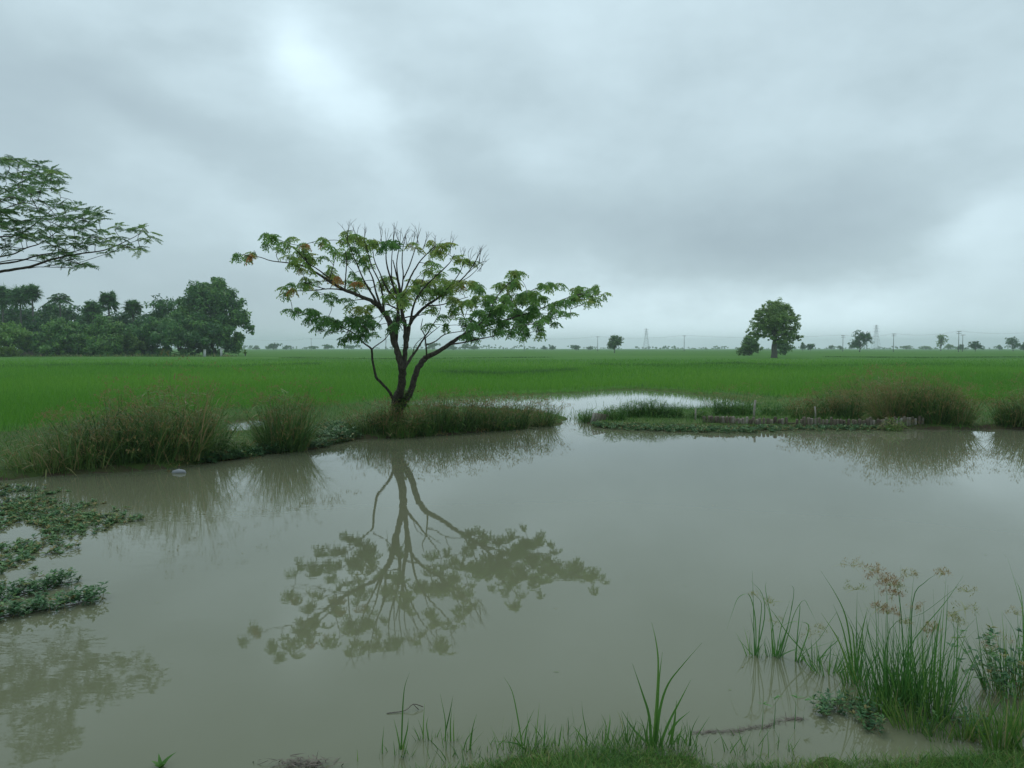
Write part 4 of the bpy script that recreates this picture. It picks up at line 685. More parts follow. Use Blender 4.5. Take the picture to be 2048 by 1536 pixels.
def palm(label, px, D, top, kind, crown_px, name='palm_tree'):
    X0 = (px - 1024) / F * D; R0 = crown_px / F * D / 2; zt = HC + (697 - top) / F * D; zc = zt - R0 * (.95 if kind == 'fan' else .55)
    root = empty(name, (X0, D, 0), label, 'palm', 'palms of the village grove'); tm = MB()
    tube(tm, smooth_line([(X0 + .3, D, -.2), (X0 + .15, D, zc * .5), (X0, D, zc)], 5), np.linspace(.32, .2, 11), 8, .5, .04); tm.build('trunk', M['bark_grey'], root, smooth=True)
    cm = MB(); C = np.array([X0, D, zc])
    if kind == 'fan':
        cards = crown_cards(cm, [(X0, D, zc, R0 * .72, R0 * .72, R0 * .72)], 1500, .42, .35, sub=60, lump=.3)
        m_ = 260; ribbons(cm, np.repeat(C[None], m_, 0), rng.normal(0, 1, (m_, 3)), R0 * rng.uniform(.85, 1.15, m_), rng.uniform(.0, .15, m_), np.full(m_, .3), np.clip(rng.normal(.4, .2, m_), 0, 1), 3)
        for k in range(26):
            u = norm(rng.normal(0, 1, 3) + np.array([0, 0, .1])); l = R0 * rng.uniform(.50, .72); h = C + u * l
            s = norm(np.cross(u, [0, 0, 1.0]) + rng.normal(0, .1, 3)); m_ = 13; an = np.linspace(-1.7, 1.7, m_); v = norm(np.cross(s, u))
            dr = u[None] * np.cos(an)[:, None] + (s * np.sin(an)[:, None]) 
            ribbons(cm, np.repeat(C[None], 1, 0), u[None], np.array([l]), np.array([.05]), np.array([.12]), .2, 2)
            ribbons(cm, np.repeat(h[None], m_, 0), dr, np.full(m_, R0 * .46), rng.uniform(.1, .5, m_), np.full(m_, R0 * .15), np.clip(rng.normal(.35, .15, m_), 0, 1), 2)
    else:
        for k in range(24):
            a = 2.4 * k + rng.normal(0, .2); elv = 1.35 - 1.5 * k / 24; d0 = np.array([math.cos(a) * math.cos(elv), math.sin(a) * math.cos(elv), math.sin(elv)])
            t = np.linspace(0, 1, 12); Lf = R0 * 1.15; P = C + d0 * Lf * t[:, None] + np.array([0, 0, -1]) * (Lf * .45 * t ** 2.2)[:, None]
            tube(cm, P, np.linspace(.07, .02, 12), 4, .6); T = norm(np.gradient(P, axis=0)); S = norm(np.cross(T, [0, 0, 1.0]))
            for sd_ in (-1, 1):
                Q = np.repeat(P[1:], 2, 0) + rng.normal(0, .05, (22, 3)); dr = np.repeat(S[1:] * sd_ + T[1:] * .5, 2, 0) + np.array([0, 0, -.35])
                ribbons(cm, Q, dr, R0 * .38 * np.repeat(np.sin(math.pi * (t[1:] * .8 + .12)), 2), rng.uniform(.2, .5, 22), np.full(22, .3), np.clip(rng.normal(.3, .15, 22), 0, 1), 2)
    cm.build('crown', M['far_leaf'], root)
palm('fan palm at the far left edge of the grove skyline', 8, 215, 567, 'fan', 56)
palm('fan palm second from the left edge, tallest head of the left pair', 44, 212, 570, 'fan', 52)
palm('fan palm with upright leaves right of the left pair', 68, 208, 567, 'fan', 40)
palm('coconut palm with arching fronds above the dark trees', 123, 214, 588, 'coco', 46)
palm('round headed sugar palm on a thin trunk standing clear of the grove', 220, 210, 581, 'fan', 45)
palm('smaller round headed sugar palm next to the dark flat topped tree', 268, 214, 597, 'fan', 42)
palm('half hidden palm with a low head left of the round headed sugar palm', 188, 218, 600, 'fan', 40)
# banana plant by the grove
root = empty('banana_plant', ((491 - 1024) / F * 200, 200, 0.1), 'small banana plant with splayed pale leaves right of the grove', 'plant'); bm = MB()
a = rng.uniform(0, 6.28, 11); B = np.repeat(np.array([[(491 - 1024) / F * 200, 200, .9]]), 11, 0)
ribbons(bm, B, np.stack([np.cos(a), np.sin(a), rng.uniform(.5, 2.2, 11)], 1), rng.uniform(1.5, 2.6, 11), rng.uniform(.3, .9, 11), np.full(11, .6), .5, 5); bm.build('foliage', M['lime_leaf'], root)
tm = MB(); tube(tm, [((491 - 1024) / F * 200, 200, -.1), ((491 - 1024) / F * 200, 200, .5), ((491 - 1024) / F * 200, 200, 1.0)], .16, 8); tm.build('stem', M['bark_grey'], root)
# concrete posts, brush pile
for px, D, top, lab in [(410, 178, 700, 'short white concrete post in front of the grove, left of two'), (443, 182, 697, 'short white concrete post under the tallest grove tree, right of two')]:
    X0 = (px - 1024) / F * D; zt = HC + (697 - top) / F * D; mb = MB(); box(mb, (X0, D, zt / 2), (.42, .42, zt), tint=.7); box(mb, (X0, D, zt + .06), (.52, .52, .12), tint=.9)
    tag(mb.build('concrete_post', M['concrete'], loc=(X0, D, 0)), lab, 'post', 'white posts before the grove')
root = empty('brush_pile', ((62 - 1024) / F * 186, 186, .1), 'grey tangle of dead branches between two bushy trees at the left', 'brush pile'); bm = MB()
n = 420; X0, D = (62 - 1024) / F * 186, 186; B = np.stack([X0 + rng.normal(0, 1.6, n), D + rng.normal(0, 1, n), rng.uniform(0, .8, n)], 1)
ribbons(bm, B, rng.normal(0, 1, (n, 3)) + [0, 0, .9], rng.uniform(1, 2.6, n), rng.uniform(.2, .9, n), np.full(n, .09), .5, 4); bm.build('branches', M['dry'], root)
um = MB(); n = 2600; X = rng.uniform(-150, -66, n); B = np.stack([X, rng.normal(184, 2.0, n), rng.uniform(.1, .5, n)], 1)
ribbons(um, B, rng.normal(0, .5, (n, 3)) + [0, 0, 1], rng.uniform(.4, 1.3, n), rng.uniform(.2, .6, n), np.full(n, .22), np.clip(rng.normal(.5, .3, n), 0, 1), 2)
tag(um.build('undergrowth', M['sedge']), 'scrubby undergrowth along the foot of the grove', 'undergrowth', None, 'stuff')
# --- right side trees
R_('lone broad tree with thick pale trunk standing in the rice at right', 1549, 160, 590, 118, n=36000, leaf=.17, sub=130, lump=.25, mat='olive_leaf', tint=.8, lift=.22, trunk_r=.62, name='field_tree',
   blobs=[(0, 0, .62, .62, .24), (-.1, 0, .45, .55, .16), (0, 0, .80, .42, .15), (-.42, 0, .68, .36, .13), (.45, .1, .72, .34, .14), (-.6, -.1, .48, .34, .12), (.6, 0, .42, .36, .13), (0, -.4, .6, .45, .16), (.1, .4, .55, .45, .16), (-.25, .1, .42, .36, .12), (.5, .1, .30, .36, .10), (-.2, -.3, .32, .3, .08), (-.62, 0, .36, .32, .10), (-.5, .1, .56, .36, .12), (.55, -.1, .58, .36, .12), (.15, -.3, .27, .3, .07), (.78, .1, .30, .18, .10), (-.62, -.2, .66, .2, .1), (.3, -.2, .36, .34, .1), (-.85, 0, .38, .16, .07)])
R_('low round bush tree tucked left behind the lone broad tree', 1499, 205, 671, 50, n=2600, leaf=.4, mat='olive_leaf', tint=.35, lift=.05)
R_('dark low foliage showing right behind the trunk of the lone broad tree', 1566, 215, 682, 40, n=1500, leaf=.4, mat='olive_leaf', tint=.2, lift=.05)
R_('small leaning tree alone on the horizon between the power poles', 1229, 330, 670, 32, n=2200, leaf=.42, mat='olive_leaf', tint=.3, lift=.16, skew=.12)
GR = 'small trees dotted along the far horizon'
for px, D, top, wp, ti, n, lab in [
    (1719, 420, 660, 50, .1, 3000, 'dark wide round tree left of the taller pylon'),
    (1605, 520, 684, 12, .3, 500, 'thin small tree just right of the lone broad tree'), (1620, 520, 687, 20, .25, 600, 'low round tree right of the lone broad tree'),
    (1662, 900, 691, 12, .3, 300, 'tiny round tree halfway between the lone tree and the dark round tree'), (1680, 900, 692, 10, .3, 300, 'tiny round tree just left of the dark round tree'),
    (1881, 620, 667, 22, .6, 700, 'pale spindly tree on the horizon with open layers'), (1897, 900, 688, 18, .6, 400, 'faint low tree beside the pale spindly tree'),
    (1920, 640, 689, 16, .2, 400, 'small dark bush under the double pole'), (1950, 480, 681, 30, .12, 1200, 'dark rounded tree right of the double pole'),
    (1998, 900, 690, 12, .2, 300, 'small tree left of the flat topped tree'), (2025, 560, 673, 34, .2, 1000, 'flat topped dark tree near the right frame edge'),
    (2047, 560, 683, 14, .2, 500, 'dark tree cut by the right frame edge on the horizon'), (1812, 1000, 691, 30, .5, 400, 'faint low bushes right of the single pole'),
    (1850, 1100, 692, 26, .5, 400, 'faint low trees left of the pale spindly tree'),
    (1151, 800, 690, 20, .2, 500, 'small dark tree left of the leaning horizon tree'), (1180, 900, 693, 12, .2, 300, 'tiny bush between the dark tree and the leaning horizon tree'),
    (1105, 900, 691, 12, .2, 300, 'tiny dark tree below the right limb tips'), (1088, 1000, 692, 10, .2, 300, 'tiny dark tree below the right limb, left of another'),
    (865, 850, 685, 34, .3, 900, 'bluish domed tree on the horizon just right of the forked trunk'), (905, 900, 689, 22, .3, 500, 'small bluish tree on the horizon under the low right limb'),
    (930, 900, 687, 26, .3, 500, 'bluish round tree on the horizon further right under the limb'), (948, 850, 690, 24, .3, 500, 'dark low tree on the horizon, third right of the forked trunk'),
    (547, 800, 686, 36, .25, 900, 'flat crowned bluish tree right of the banana plant'), (574, 900, 691, 18, .25, 400, 'small round tree right of the flat crowned one'),
    (656, 900, 689, 24, .25, 500, 'low domed horizon tree left of the trunks'), (697, 950, 690, 30, .25, 500, 'broad low horizon tree close left of the thin crooked limb'),
    (627, 1000, 692, 20, .25, 400, 'small horizon tree between the flat crowned and domed ones'), (513, 1000, 691, 16, .3, 400, 'faint horizon tree next to the banana plant')]:
    R_(lab, px, D, top, wp, n=n, leaf=.0011 * D, mat='olive_leaf' if ti > .28 else 'far_leaf', tint=ti, lift=.10, nblob=4, group=GR, name='horizon_tree')
# far-off wood that closes the horizon
hm = MB(); blobs = []
x = -1400
while x < 1500:
    D = rng.uniform(1250, 1650); hgt = rng.uniform(3.5, 9) * (1.15 if x < 100 else .85); r_ = rng.uniform(6, 16)
    blobs.append((x, D, hgt * .5, r_, r_, hgt * .5)); x += r_ * rng.uniform(.7, 1.5)
crown_cards(hm, blobs, 30000, 1.5, .4, sub=5)
tag(hm.build('distant_wood', M['far_leaf']), 'hazy blue green line of far woods along the horizon', 'woodland', None, 'stuff')
# ================================================================== power poles, pylons, wires
def pole(px, D, top, arms, label):
    X0 = (px - 1024) / F * D; zt = HC + (697 - top) / F * D; root = empty('utility_pole', (X0, D, 0), label, 'utility pole', 'utility poles across the far field')
    mb = MB(); tube(mb, [(X0, D, -.3), (X0, D, zt * .5), (X0, D, zt)], [.19, .16, .13], 8); mb.build('post', M['pole'], root); tips = []
    for k in range(arms):
        z = zt - .35 - 1.0 * k; mb = MB(); box(mb, (X0, D - .2, z), (2.6, .16, .2)); ca = mb.build('crossarm', M['pole'], root)
        for sx_ in (-1.15, 0, 1.15):
            ins = MB(); tube(ins, [(X0 + sx_, D - .2, z + .1), (X0 + sx_, D - .2, z + .22), (X0 + sx_, D - .2, z + .4)], [.05, .10, .04], 6); io = ins.build('insulator', M['concrete'], ca)
            tips.append((X0 + sx_, D - .2, z + .4))
    return tips
pl = [(487, 640, 678, 1, 'thin far utility pole right of the grove'), (623, 700, 677, 1, 'thin far utility pole left of the forked tree'), (842, 660, 676, 1, 'far utility pole seen under the low right limb'), (1048, 610, 675, 1, 'far utility pole below the right foliage mass'),
    (1195, 560, 673, 1, 'utility pole just left of the leaning horizon tree'), (1368, 520, 671, 1, 'utility pole between the smaller pylon and the lone broad tree'),
    (1685, 470, 670, 2, 'utility pole left of the dark round tree'), (1786, 440, 667, 2, 'utility pole right of the taller pylon'), (1916, 410, 662, 2, 'taller left pole of the double pole'), (1924, 440, 669, 1, 'shorter right pole of the double pole'), (2105, 385, 660, 2, 'utility pole just outside the right frame edge')]
tp = [pole(*a) for a in pl]
def wire(a, b_, sag, label, r_=.018):
    a, b_ = np.array(a), np.array(b_); t = np.linspace(0, 1, 14); P = a + (b_ - a) * t[:, None]; P[:, 2] -= sag * 4 * t * (1 - t); mb = MB(); tube(mb, P, r_, 4)
    tag(mb.build('power_line', M['steel'], loc=tuple(a)), label, 'power line', 'wires strung between the far poles')
seq = [0, 1, 2, 3, 4, 5, 6, 7, 8, 10]
nm_ = ['right of the grove', 'left of the forked tree', 'behind the forked tree', 'below the right foliage', 'beside the leaning horizon tree', 'across the lone broad tree', 'across the dark round tree', 'right of the taller pylon', 'running out of the right frame edge']
for i in range(len(seq) - 1):
    for k, nmk in ((0, 'nearer'), (2, 'farther')):
        wire(tp[seq[i]][k], tp[seq[i + 1]][k], 1.6, nmk + ' thin wire of the pole line ' + nm_[i])
def pylon(px, D, top, label):
    X0 = (px - 1024) / F * D; zt = HC + (697 - top) / F * D; root = empty('pylon', (X0, D, 0), label, 'pylon', 'steel pylons on the horizon'); mb = MB()
    def hw(z): return 4.2 * (1 - z / zt) ** 1.15 + .55
    zs = np.concatenate([np.linspace(0, zt * .62, 6), np.linspace(zt * .7, zt, 6)])
    for sx_ in (-1, 1):
        for sy in (-1, 1): tube(mb, [(X0 + sx_ * hw(z), D + sy * hw(z), z) for z in zs], .09, 4)
    for z0, z1 in zip(zs[:-1], zs[1:]):
        for sy in (-1, 1):
            tube(mb, [(X0 - hw(z0), D + sy * hw(z0), z0), (X0 + hw(z1), D + sy * hw(z1), z1)], .08, 4); tube(mb, [(X0 + hw(z0), D + sy * hw(z0), z0), (X0 - hw(z1), D + sy * hw(z1), z1)], .08, 4)
            tube(mb, [(X0 + sy * hw(z0), D - hw(z0), z0), (X0 + sy * hw(z1), D + hw(z1), z1)], .08, 4)
    mb.build('lattice_mast', M['steel'], root)
    for z in (zt * .74, zt * .85, zt * .95):
        ar = MB()
        for sx_ in (-1, 1):
            tube(ar, [(X0, D, z + .9), (X0 + sx_ * 4.2, D, z)], .08, 4); tube(ar, [(X0, D, z), (X0 + sx_ * 4.2, D, z)], .08, 4)
        ar.build('crossarm', M['steel'], root)
pylon(1292, 1150, 657, 'smaller faint lattice pylon left of the lone broad tree')
pylon(1751, 980, 650, 'taller faint lattice pylon right of the dark round tree')
# ================================================================== stakes, slat panel, posts on the spit
fence_pts = np.array([gnd(1408, 853), gnd(1500, 855), gnd(1620, 855), gnd(1740, 856), gnd(1844, 856)])
root = empty('stake_revetment', tuple(fence_pts[0]), 'long low row of weathered wooden stakes holding the spit edge', 'stake fence')
t = np.linspace(0, len(fence_pts) - 1, 66)
for k, tt in enumerate(t):
    i = min(int(tt), len(fence_pts) - 2); P = fence_pts[i] + (fence_pts[i + 1] - fence_pts[i]) * (tt - i)
    if 26 < k < 29 : continue
    mb = MB(); hgt = rng.uniform(.22, .31) + (.05 if k > 55 else 0); ln = rng.normal(0, .07)
    tube(mb, [P + [0, 0, -.25], P + [ln * hgt * .5, 0, hgt * .5], P + [ln * hgt, rng.normal(0, .02), hgt * .93], P + [ln * hgt, 0, hgt]], np.array([.052, .05, .049, .038]) * rng.uniform(.8, 1.1), 7, float(np.clip(rng.normal(.5 + (.22 if k > 56 else 0), .16), 0, 1)), .05)
    mb.build('stake', M['stake'], root)
mb = MB(); P = fence_pts + np.array([0, .06, .17]); tube(mb, P - [0, 0, .05], .02, 6, .4); mb.build('rail', M['stake'], root)
g = gnd(1200, 848); root = empty('slat_panel', tuple(g), 'small leaning panel of brown wooden slats at the tip of the spit', 'slat panel')
for k in range(6):
    mb = MB(); x = g[0] - .23 + k * .092; hh = .36 - .012 * k; box(mb, (x, g[1] + .02 * k, hh / 2 - .02), (.075, .035, hh), rng.normal(0, .05), float(np.clip(.45 + rng.normal(0, .2), 0, 1)), tilt=(.28, .25)); mb.build('slat', M['stake'], root)
for (px, py, top, r_, ln, lab) in [(1391, 841, 817, .028, .0, 'short grey wooden post on the low part of the spit'), (1507, 836, 800, .04, .05, 'tall pale leaning post standing among dark tussocks on the spit'), (1632, 842, 813, .028, -.04, 'thin pale post in the rusty sedges right of the tall post')]:
    g = gnd(px, py, .1); D = g[1]; zt = at(px, top, D)[2]; mb = MB()
    tube(mb, [g - [0, 0, .3], g + [ln * .5, 0, (zt - .1) * .5], (g[0] + ln, D, zt)], [r_, r_ * .95, r_ * .85], 8, .85, .06); tag(mb.build('wooden_post', M['stake'], loc=tuple(g)), lab, 'post')
g = gnd(358, 946); mb = MB(); a = np.linspace(0, 2 * math.pi, 10, endpoint=False)
tube(mb, [g + [-.13, 0, 0], g + [-.11, 0, .015], g + [0, .01, .03], g + [.1, 0, .02], g + [.13, 0, 0]], [.008, .03, .04, .034, .008], 8, .6, .1)
tag(mb.build('foam_scrap', M['foam'], loc=tuple(g), smooth=True), 'pale scrap of foam floating below the left sedge thicket', 'litter')
# ================================================================== foreground sedges and grasses
def Z6(x, y): return 1400 + x / 3.16, 1080 + y / 3.16
def Z7(x, y): return 700 + x / 2.73, 1236 + y / 2.73
def strokes(mb, Z, lines, D, w0, tint=.45, jit=.06):
    for ln in lines:
        P = np.array([at(*Z(x, y), D) for x, y in ln]); P[:, 1] += np.linspace(0, rng.normal(0, jit), len(P)) ; S = smooth_line(P, 4) if len(P) > 2 else P
        n = len(S); t = np.linspace(0, 1, n); wd = w0 * np.clip(1 - t ** 1.6, .10, 1) * rng.uniform(.8, 1.2) * .5
        a = rng.uniform(-.7, .7); s = np.array([math.cos(a), math.sin(a), 0]); T = norm(np.gradient(S, axis=0)); s2 = norm(np.cross(T, np.cross(s, T)))
        V = np.stack([S - s2 * wd[:, None], S + s2 * wd[:, None]], 1).reshape(-1, 3); b0 = np.arange(n - 1) * 2
        mb.add(V, np.stack([b0, b0 + 1, b0 + 3, b0 + 2], 1), float(np.clip(rng.normal(tint, .12), 0, 1)))
def umbel(root, P, size, full, tint=.5):
    m_ = int(8 + 8 * full); sm = MB(); a = rng.uniform(0, 6.28, m_); dr = np.stack([np.cos(a), np.sin(a), rng.uniform(.1, 1.6, m_)], 1)
    t2 = ribbons(sm, np.repeat(P[None], m_, 0), dr, size * rng.uniform(.5, 1, m_), rng.uniform(.05, .4, m_), np.full(m_, .0025), .85, 3)
    k = int(6 + 12 * full); B = np.repeat(t2, k, 0) + rng.normal(0, size * .10, (m_ * k, 3)); d2 = rng.normal(0, 1, B.shape) + [0, 0, .2]
    ribbons(sm, B, d2, rng.uniform(.012, .026, len(B)), np.zeros(len(B)), np.full(len(B), .0055), np.clip(rng.normal(tint, .2, len(B)), 0, 1), 1)
    m_ = 6; a = rng.uniform(0, 6.28, m_); dr = np.stack([np.cos(a), np.sin(a), rng.uniform(-.05, .5, m_)], 1)
    ribbons(sm, np.repeat(P[None], m_, 0), dr, size * rng.uniform(1.0, 2.0, m_), rng.uniform(.1, .5, m_), np.full(m_, .005), .9, 4)
    sm.build('umbel', M['near_seed'], root)
def near_clump(label, px, py, H, R, n, lines=(), Z=Z6, umb=(), wd=.0085, tint=.4, flare=.35, name='sedge_plant', cat='sedge', group=None, mat='near_sedge', lw=.008, dark=0):
    g = gnd(px, py); D = g[1]; root = empty(name, tuple(g), label, cat, group); mb = MB()
    if n:
        a = rng.uniform(0, 6.28, n); r_ = R * np.sqrt(rng.random(n)); off = np.stack([np.cos(a) * r_, np.sin(a) * r_ * .6, np.zeros(n)], 1)
        out = off / R * flare + rng.normal(0, .10, (n, 3)); out[:, 2] = 1
        ribbons(mb, g + off - [0, 0, .03], out, H * rng.uniform(.35, 1, n), rng.uniform(0, .30, n), wd * rng.uniform(.5, 1.2, n), np.clip(rng.normal(tint, .2, n), 0, 1), 5)
    strokes(mb, Z, lines, D, lw, tint)
    mb.build('foliage', M[mat], root)
    for (x, y, s, f, t_) in umb:
        umbel(root, at(*Z(x, y), D), s, f, t_)
    return root
S1 = 'foreground sedge plants at the lower right'
near_clump('sparse sedge at the left of the foreground plants with one tall straight stem', 1508, 1311, .30, .07, 16, [[(345, 745), (330, 450), (314, 180)], [(352, 745), (350, 600), (335, 480)], [(365, 740), (375, 560), (385, 400), (345, 345)], [(340, 740), (300, 690), (235, 620)], [(350, 740), (410, 500), (400, 350), (330, 265)], [(355, 740), (350, 520), (330, 400), (300, 340), (240, 360), (205, 440), (165, 560)], [(420, 740), (410, 660), (412, 610)]], umb=[(350, 350, .05, .2, .8)], group=S1)
near_clump('small sedge tuft with leaf bent in an arch, second from the left', 1549, 1313, .32, .06, 22, [[(470, 745), (455, 600), (435, 440), (330, 265)], [(475, 745), (460, 540), (420, 330), (425, 270)], [(480, 745), (520, 600), (540, 480), (545, 350)], [(490, 745), (530, 580), (575, 440)], [(500, 740), (560, 540), (600, 320), (548, 293)], [(480, 745), (500, 520), (535, 350)], [(515, 745), (560, 600), (600, 470), (660, 385), (700, 440), (750, 540)], [(460, 740), (430, 550), (432, 460)], [(490, 740), (600, 700), (700, 700), (900, 650)]], umb=[(480, 520, .06, .2, .9), (440, 400, .06, .2, .9)], group=S1)
near_clump('thin dark sedge stems with a folded tip, third from the left', 1591, 1322, .2, .05, 10, [[(605, 770), (620, 600), (640, 430), (632, 425)], [(600, 770), (606, 640), (630, 480)], [(610, 770), (640, 720), (740, 620), (870, 432), (960, 600)], [(650, 700), (560, 600), (480, 480), (440, 430)], [(620, 760), (690, 560), (640, 520), (560, 530), (490, 580)], [(690, 790), (830, 740), (950, 790)], [(700, 830), (800, 700), (880, 620), (770, 570)]], umb=[(700, 600, .08, .3, .9)], group=S1)
near_clump('bright green fan of broad grass leaves in front of the sedges', 1708, 1362, .42, .06, 20, [[(970, 880), (940, 640), (900, 460), (830, 320), (730, 170)], [(975, 880), (980, 640), (1010, 500), (1035, 400)], [(980, 880), (1000, 700), (1030, 520), (1050, 420)], [(965, 880), (930, 600), (885, 440)], [(985, 880), (960, 600), (925, 500)], [(975, 880), (1040, 620), (1000, 500)], [(965, 880), (900, 660), (810, 500)]], mat='grass', tint=.5, lw=.014, wd=.011, name='grass_plant', cat='grass plant', group=S1)
near_clump('tall sedge bearing a wide green umbel left of the rusty seed heads', 1712, 1372, .55, .09, 26, [[(985, 900), (982, 600), (982, 320)], [(990, 900), (1060, 640), (1110, 480)]], umb=[(982, 315, .09, .25, .9), (955, 165, .075, .4, .5)], group=S1)
near_clump('sedge with the large rust coloured feathery seed heads', 1770, 1408, .72, .15, 90, [[(1120, 1000), (1130, 560), (1135, 300)], [(1180, 1000), (1190, 500), (1195, 260)], [(1240, 1000), (1250, 600), (1250, 145)], [(1100, 1000), (1115, 600), (1095, 280)], [(1160, 1000), (1050, 560), (1030, 480)], [(1150, 1000), (1200, 560), (1400, 460), (1590, 310), (1660, 250)], [(1175, 1000), (1185, 640), (1188, 490)]], umb=[(1125, 250, .085, 1, .05), (1195, 290, .085, 1, .0), (1215, 350, .07, 1, .0), (1185, 470, .08, .9, .15), (1090, 195, .07, .7, .2), (1140, 430, .06, .7, .2)], group=S1)
near_clump('dense upright green sedge stems in the middle of the foreground thicket', 1808, 1412, .80, .16, 120, [[(1290, 1000), (1290, 600), (1255, 240)], [(1310, 1000), (1320, 560), (1345, 230)], [(1330, 1000), (1340, 400), (1420, 260), (1500, 205)], [(1300, 1000), (1280, 480), (1265, 300)], [(1290, 1000), (1320, 700), (1560, 400), (1680, 235)]], umb=[(1335, 225, .06, .5, .6), (1255, 300, .05, .3, .8), (1300, 530, .05, .4, .8), (1360, 440, .06, .4, .3)], group=S1)
near_clump('sedge with thin dark stems topped by a small brown umbel', 1855, 1420, .80, .14, 105, [[(1500, 1000), (1515, 600), (1530, 225)], [(1440, 1000), (1430, 650), (1437, 350)], [(1460, 1000), (1470, 640), (1445, 290)], [(1510, 1000), (1530, 560), (1520, 260)], [(1550, 1000), (1600, 700), (1770, 510)], [(1470, 1000), (1480, 600), (1490, 420)]], umb=[(1530, 220, .055, .5, .35), (1475, 560, .05, .5, .5), (1440, 590, .05, .4, .4)], group=S1)
near_clump('sedge carrying the pale wide umbel at the right of the thicket', 1905, 1395, .55, .10, 34, [[(1620, 960), (1640, 700), (1672, 450)], [(1600, 960), (1620, 640), (1600, 460)], [(1590, 960), (1600, 640), (1570, 440)]], umb=[(1674, 440, .10, .35, .85), (1690, 330, .07, .3, .7), (1620, 520, .06, .4, .8), (1590, 480, .05, .4, .8)], group=S1)
near_clump('yellow green low grass tuft under the right side of the sedge thicket', 1926, 1478, .28, .05, 60, mat='grass', tint=.62, wd=.008, flare=.6, name='grass_tuft', cat='grass tuft', group=S1)
near_clump('green grass tuft low in front of the rusty sedge', 1776, 1432, .36, .06, 44, mat='grass', tint=.45, wd=.008, flare=.35, name='grass_tuft', cat='grass tuft', group=S1)
near_clump('green grass tuft low in front of the middle sedge stems', 1745, 1425, .36, .05, 34, mat='grass', tint=.5, wd=.008, flare=.3, name='grass_tuft', cat='grass tuft', group=S1)
near_clump('green grass tuft low in front of the dark stemmed sedge', 1878, 1442, .40, .06, 48, mat='grass', tint=.45, wd=.008, flare=.35, name='grass_tuft', cat='grass tuft', group=S1)
near_clump('bright yellow green grass tuft near the lower right corner', 1998, 1505, .48, .07, 80, mat='grass', tint=.6, wd=.0085, flare=.45, name='grass_tuft', cat='grass tuft', group=S1)
near_clump('sparse grass tuft between the two yellow green tufts', 1955, 1440, .34, .07, 36, mat='grass', tint=.45, wd=.007, flare=.5, name='grass_tuft', cat='grass tuft', group=S1)
near_clump('leafy sedge thicket cut by the lower right frame edge', 2030, 1385, .66, .20, 150, [[(2040, 950), (2000, 700), (1960, 560), (1880, 440)], [(2046, 950), (2040, 500), (2000, 330), (1930, 110)], [(2046, 900), (2046, 400), (2010, 250)], [(1990, 950), (1930, 700), (1800, 700), (1650, 760)], [(2040, 950), (2060, 500), (2090, 200)], [(2046, 900), (2090, 400), (2000, 60)]], umb=[(1880, 640, .09, .5, .25), (1850, 690, .07, .4, .25), (1990, 470, .07, .4, .6)], group=S1)
lm = MB(); root = empty('marsh_herb', tuple(gnd(2022, 1400)), 'upright dark leafy marsh herb at the lower right edge', 'herb'); Q = gnd(2020, 1402)[:2] + rng.normal(0, .09, (26, 2)); sprigs(lm, Q[:, 0], Q[:, 1], .3, .5, .045); Q = gnd(1985, 1402)[:2] + rng.normal(0, .05, (9, 2)); sprigs(lm, Q[:, 0], Q[:, 1], .2, .42, .045); lm.build('foliage', M['weed'], root)
for (px, py, h_, lab) in [(1524, 1458, .16, 'lone two leaved seedling in the water, leftmost of four'), (1548, 1458, .20, 'lone seedling in the water, second of four'), (1589, 1458, .20, 'lone seedling in the water with dark base, third of four'), (1607, 1440, .13, 'lone seedling with spreading top leaves, fourth of four')]:
    g = gnd(px, py); root = empty('water_seedling', tuple(g), lab, 'seedling', 'seedlings standing in the shallow water'); mb = MB()
    ribbons(mb, np.array([g, g]), np.array([[.05, 0, 1.0], [-.1, 0, 1]]), np.array([h_, h_ * .3]), np.array([.05, .1]), np.array([.006, .006]), .2, 3)
    a = rng.uniform(0, 6.28, 6); ribbons(mb, np.repeat((g + [h_ * .05, 0, h_ * .97])[None], 6, 0), np.stack([np.cos(a), np.sin(a), rng.uniform(.1, .6, 6)], 1), rng.uniform(.03, .06, 6), np.full(6, .2), np.full(6, .014), .4, 2)
    mb.build('foliage', M['near_sedge'], root)
S2 = 'grass tufts standing in the shallows at the bottom'
near_clump('tallest grass plant with long broad leaves at the bottom centre right', 1308, 1492, .26, .10, 30, [[(1655, 700), (1672, 480), (1682, 260), (1670, 130), (1645, 20)], [(1665, 700), (1680, 480), (1690, 330), (1708, 190)], [(1645, 700), (1635, 540), (1600, 420), (1548, 265)], [(1670, 690), (1695, 500), (1740, 370), (1820, 270), (1930, 150)], [(1690, 700), (1740, 570), (1800, 450), (1858, 335)], [(1750, 690), (1757, 540), (1755, 390)], [(1740, 640), (1780, 560), (1845, 490)], [(1620, 700), (1615, 600), (1618, 500)], [(1640, 700), (1560, 640), (1500, 560)]], Z=Z7, mat='grass', tint=.42, lw=.017, wd=.008, name='grass_plant', cat='grass plant', group=S2)
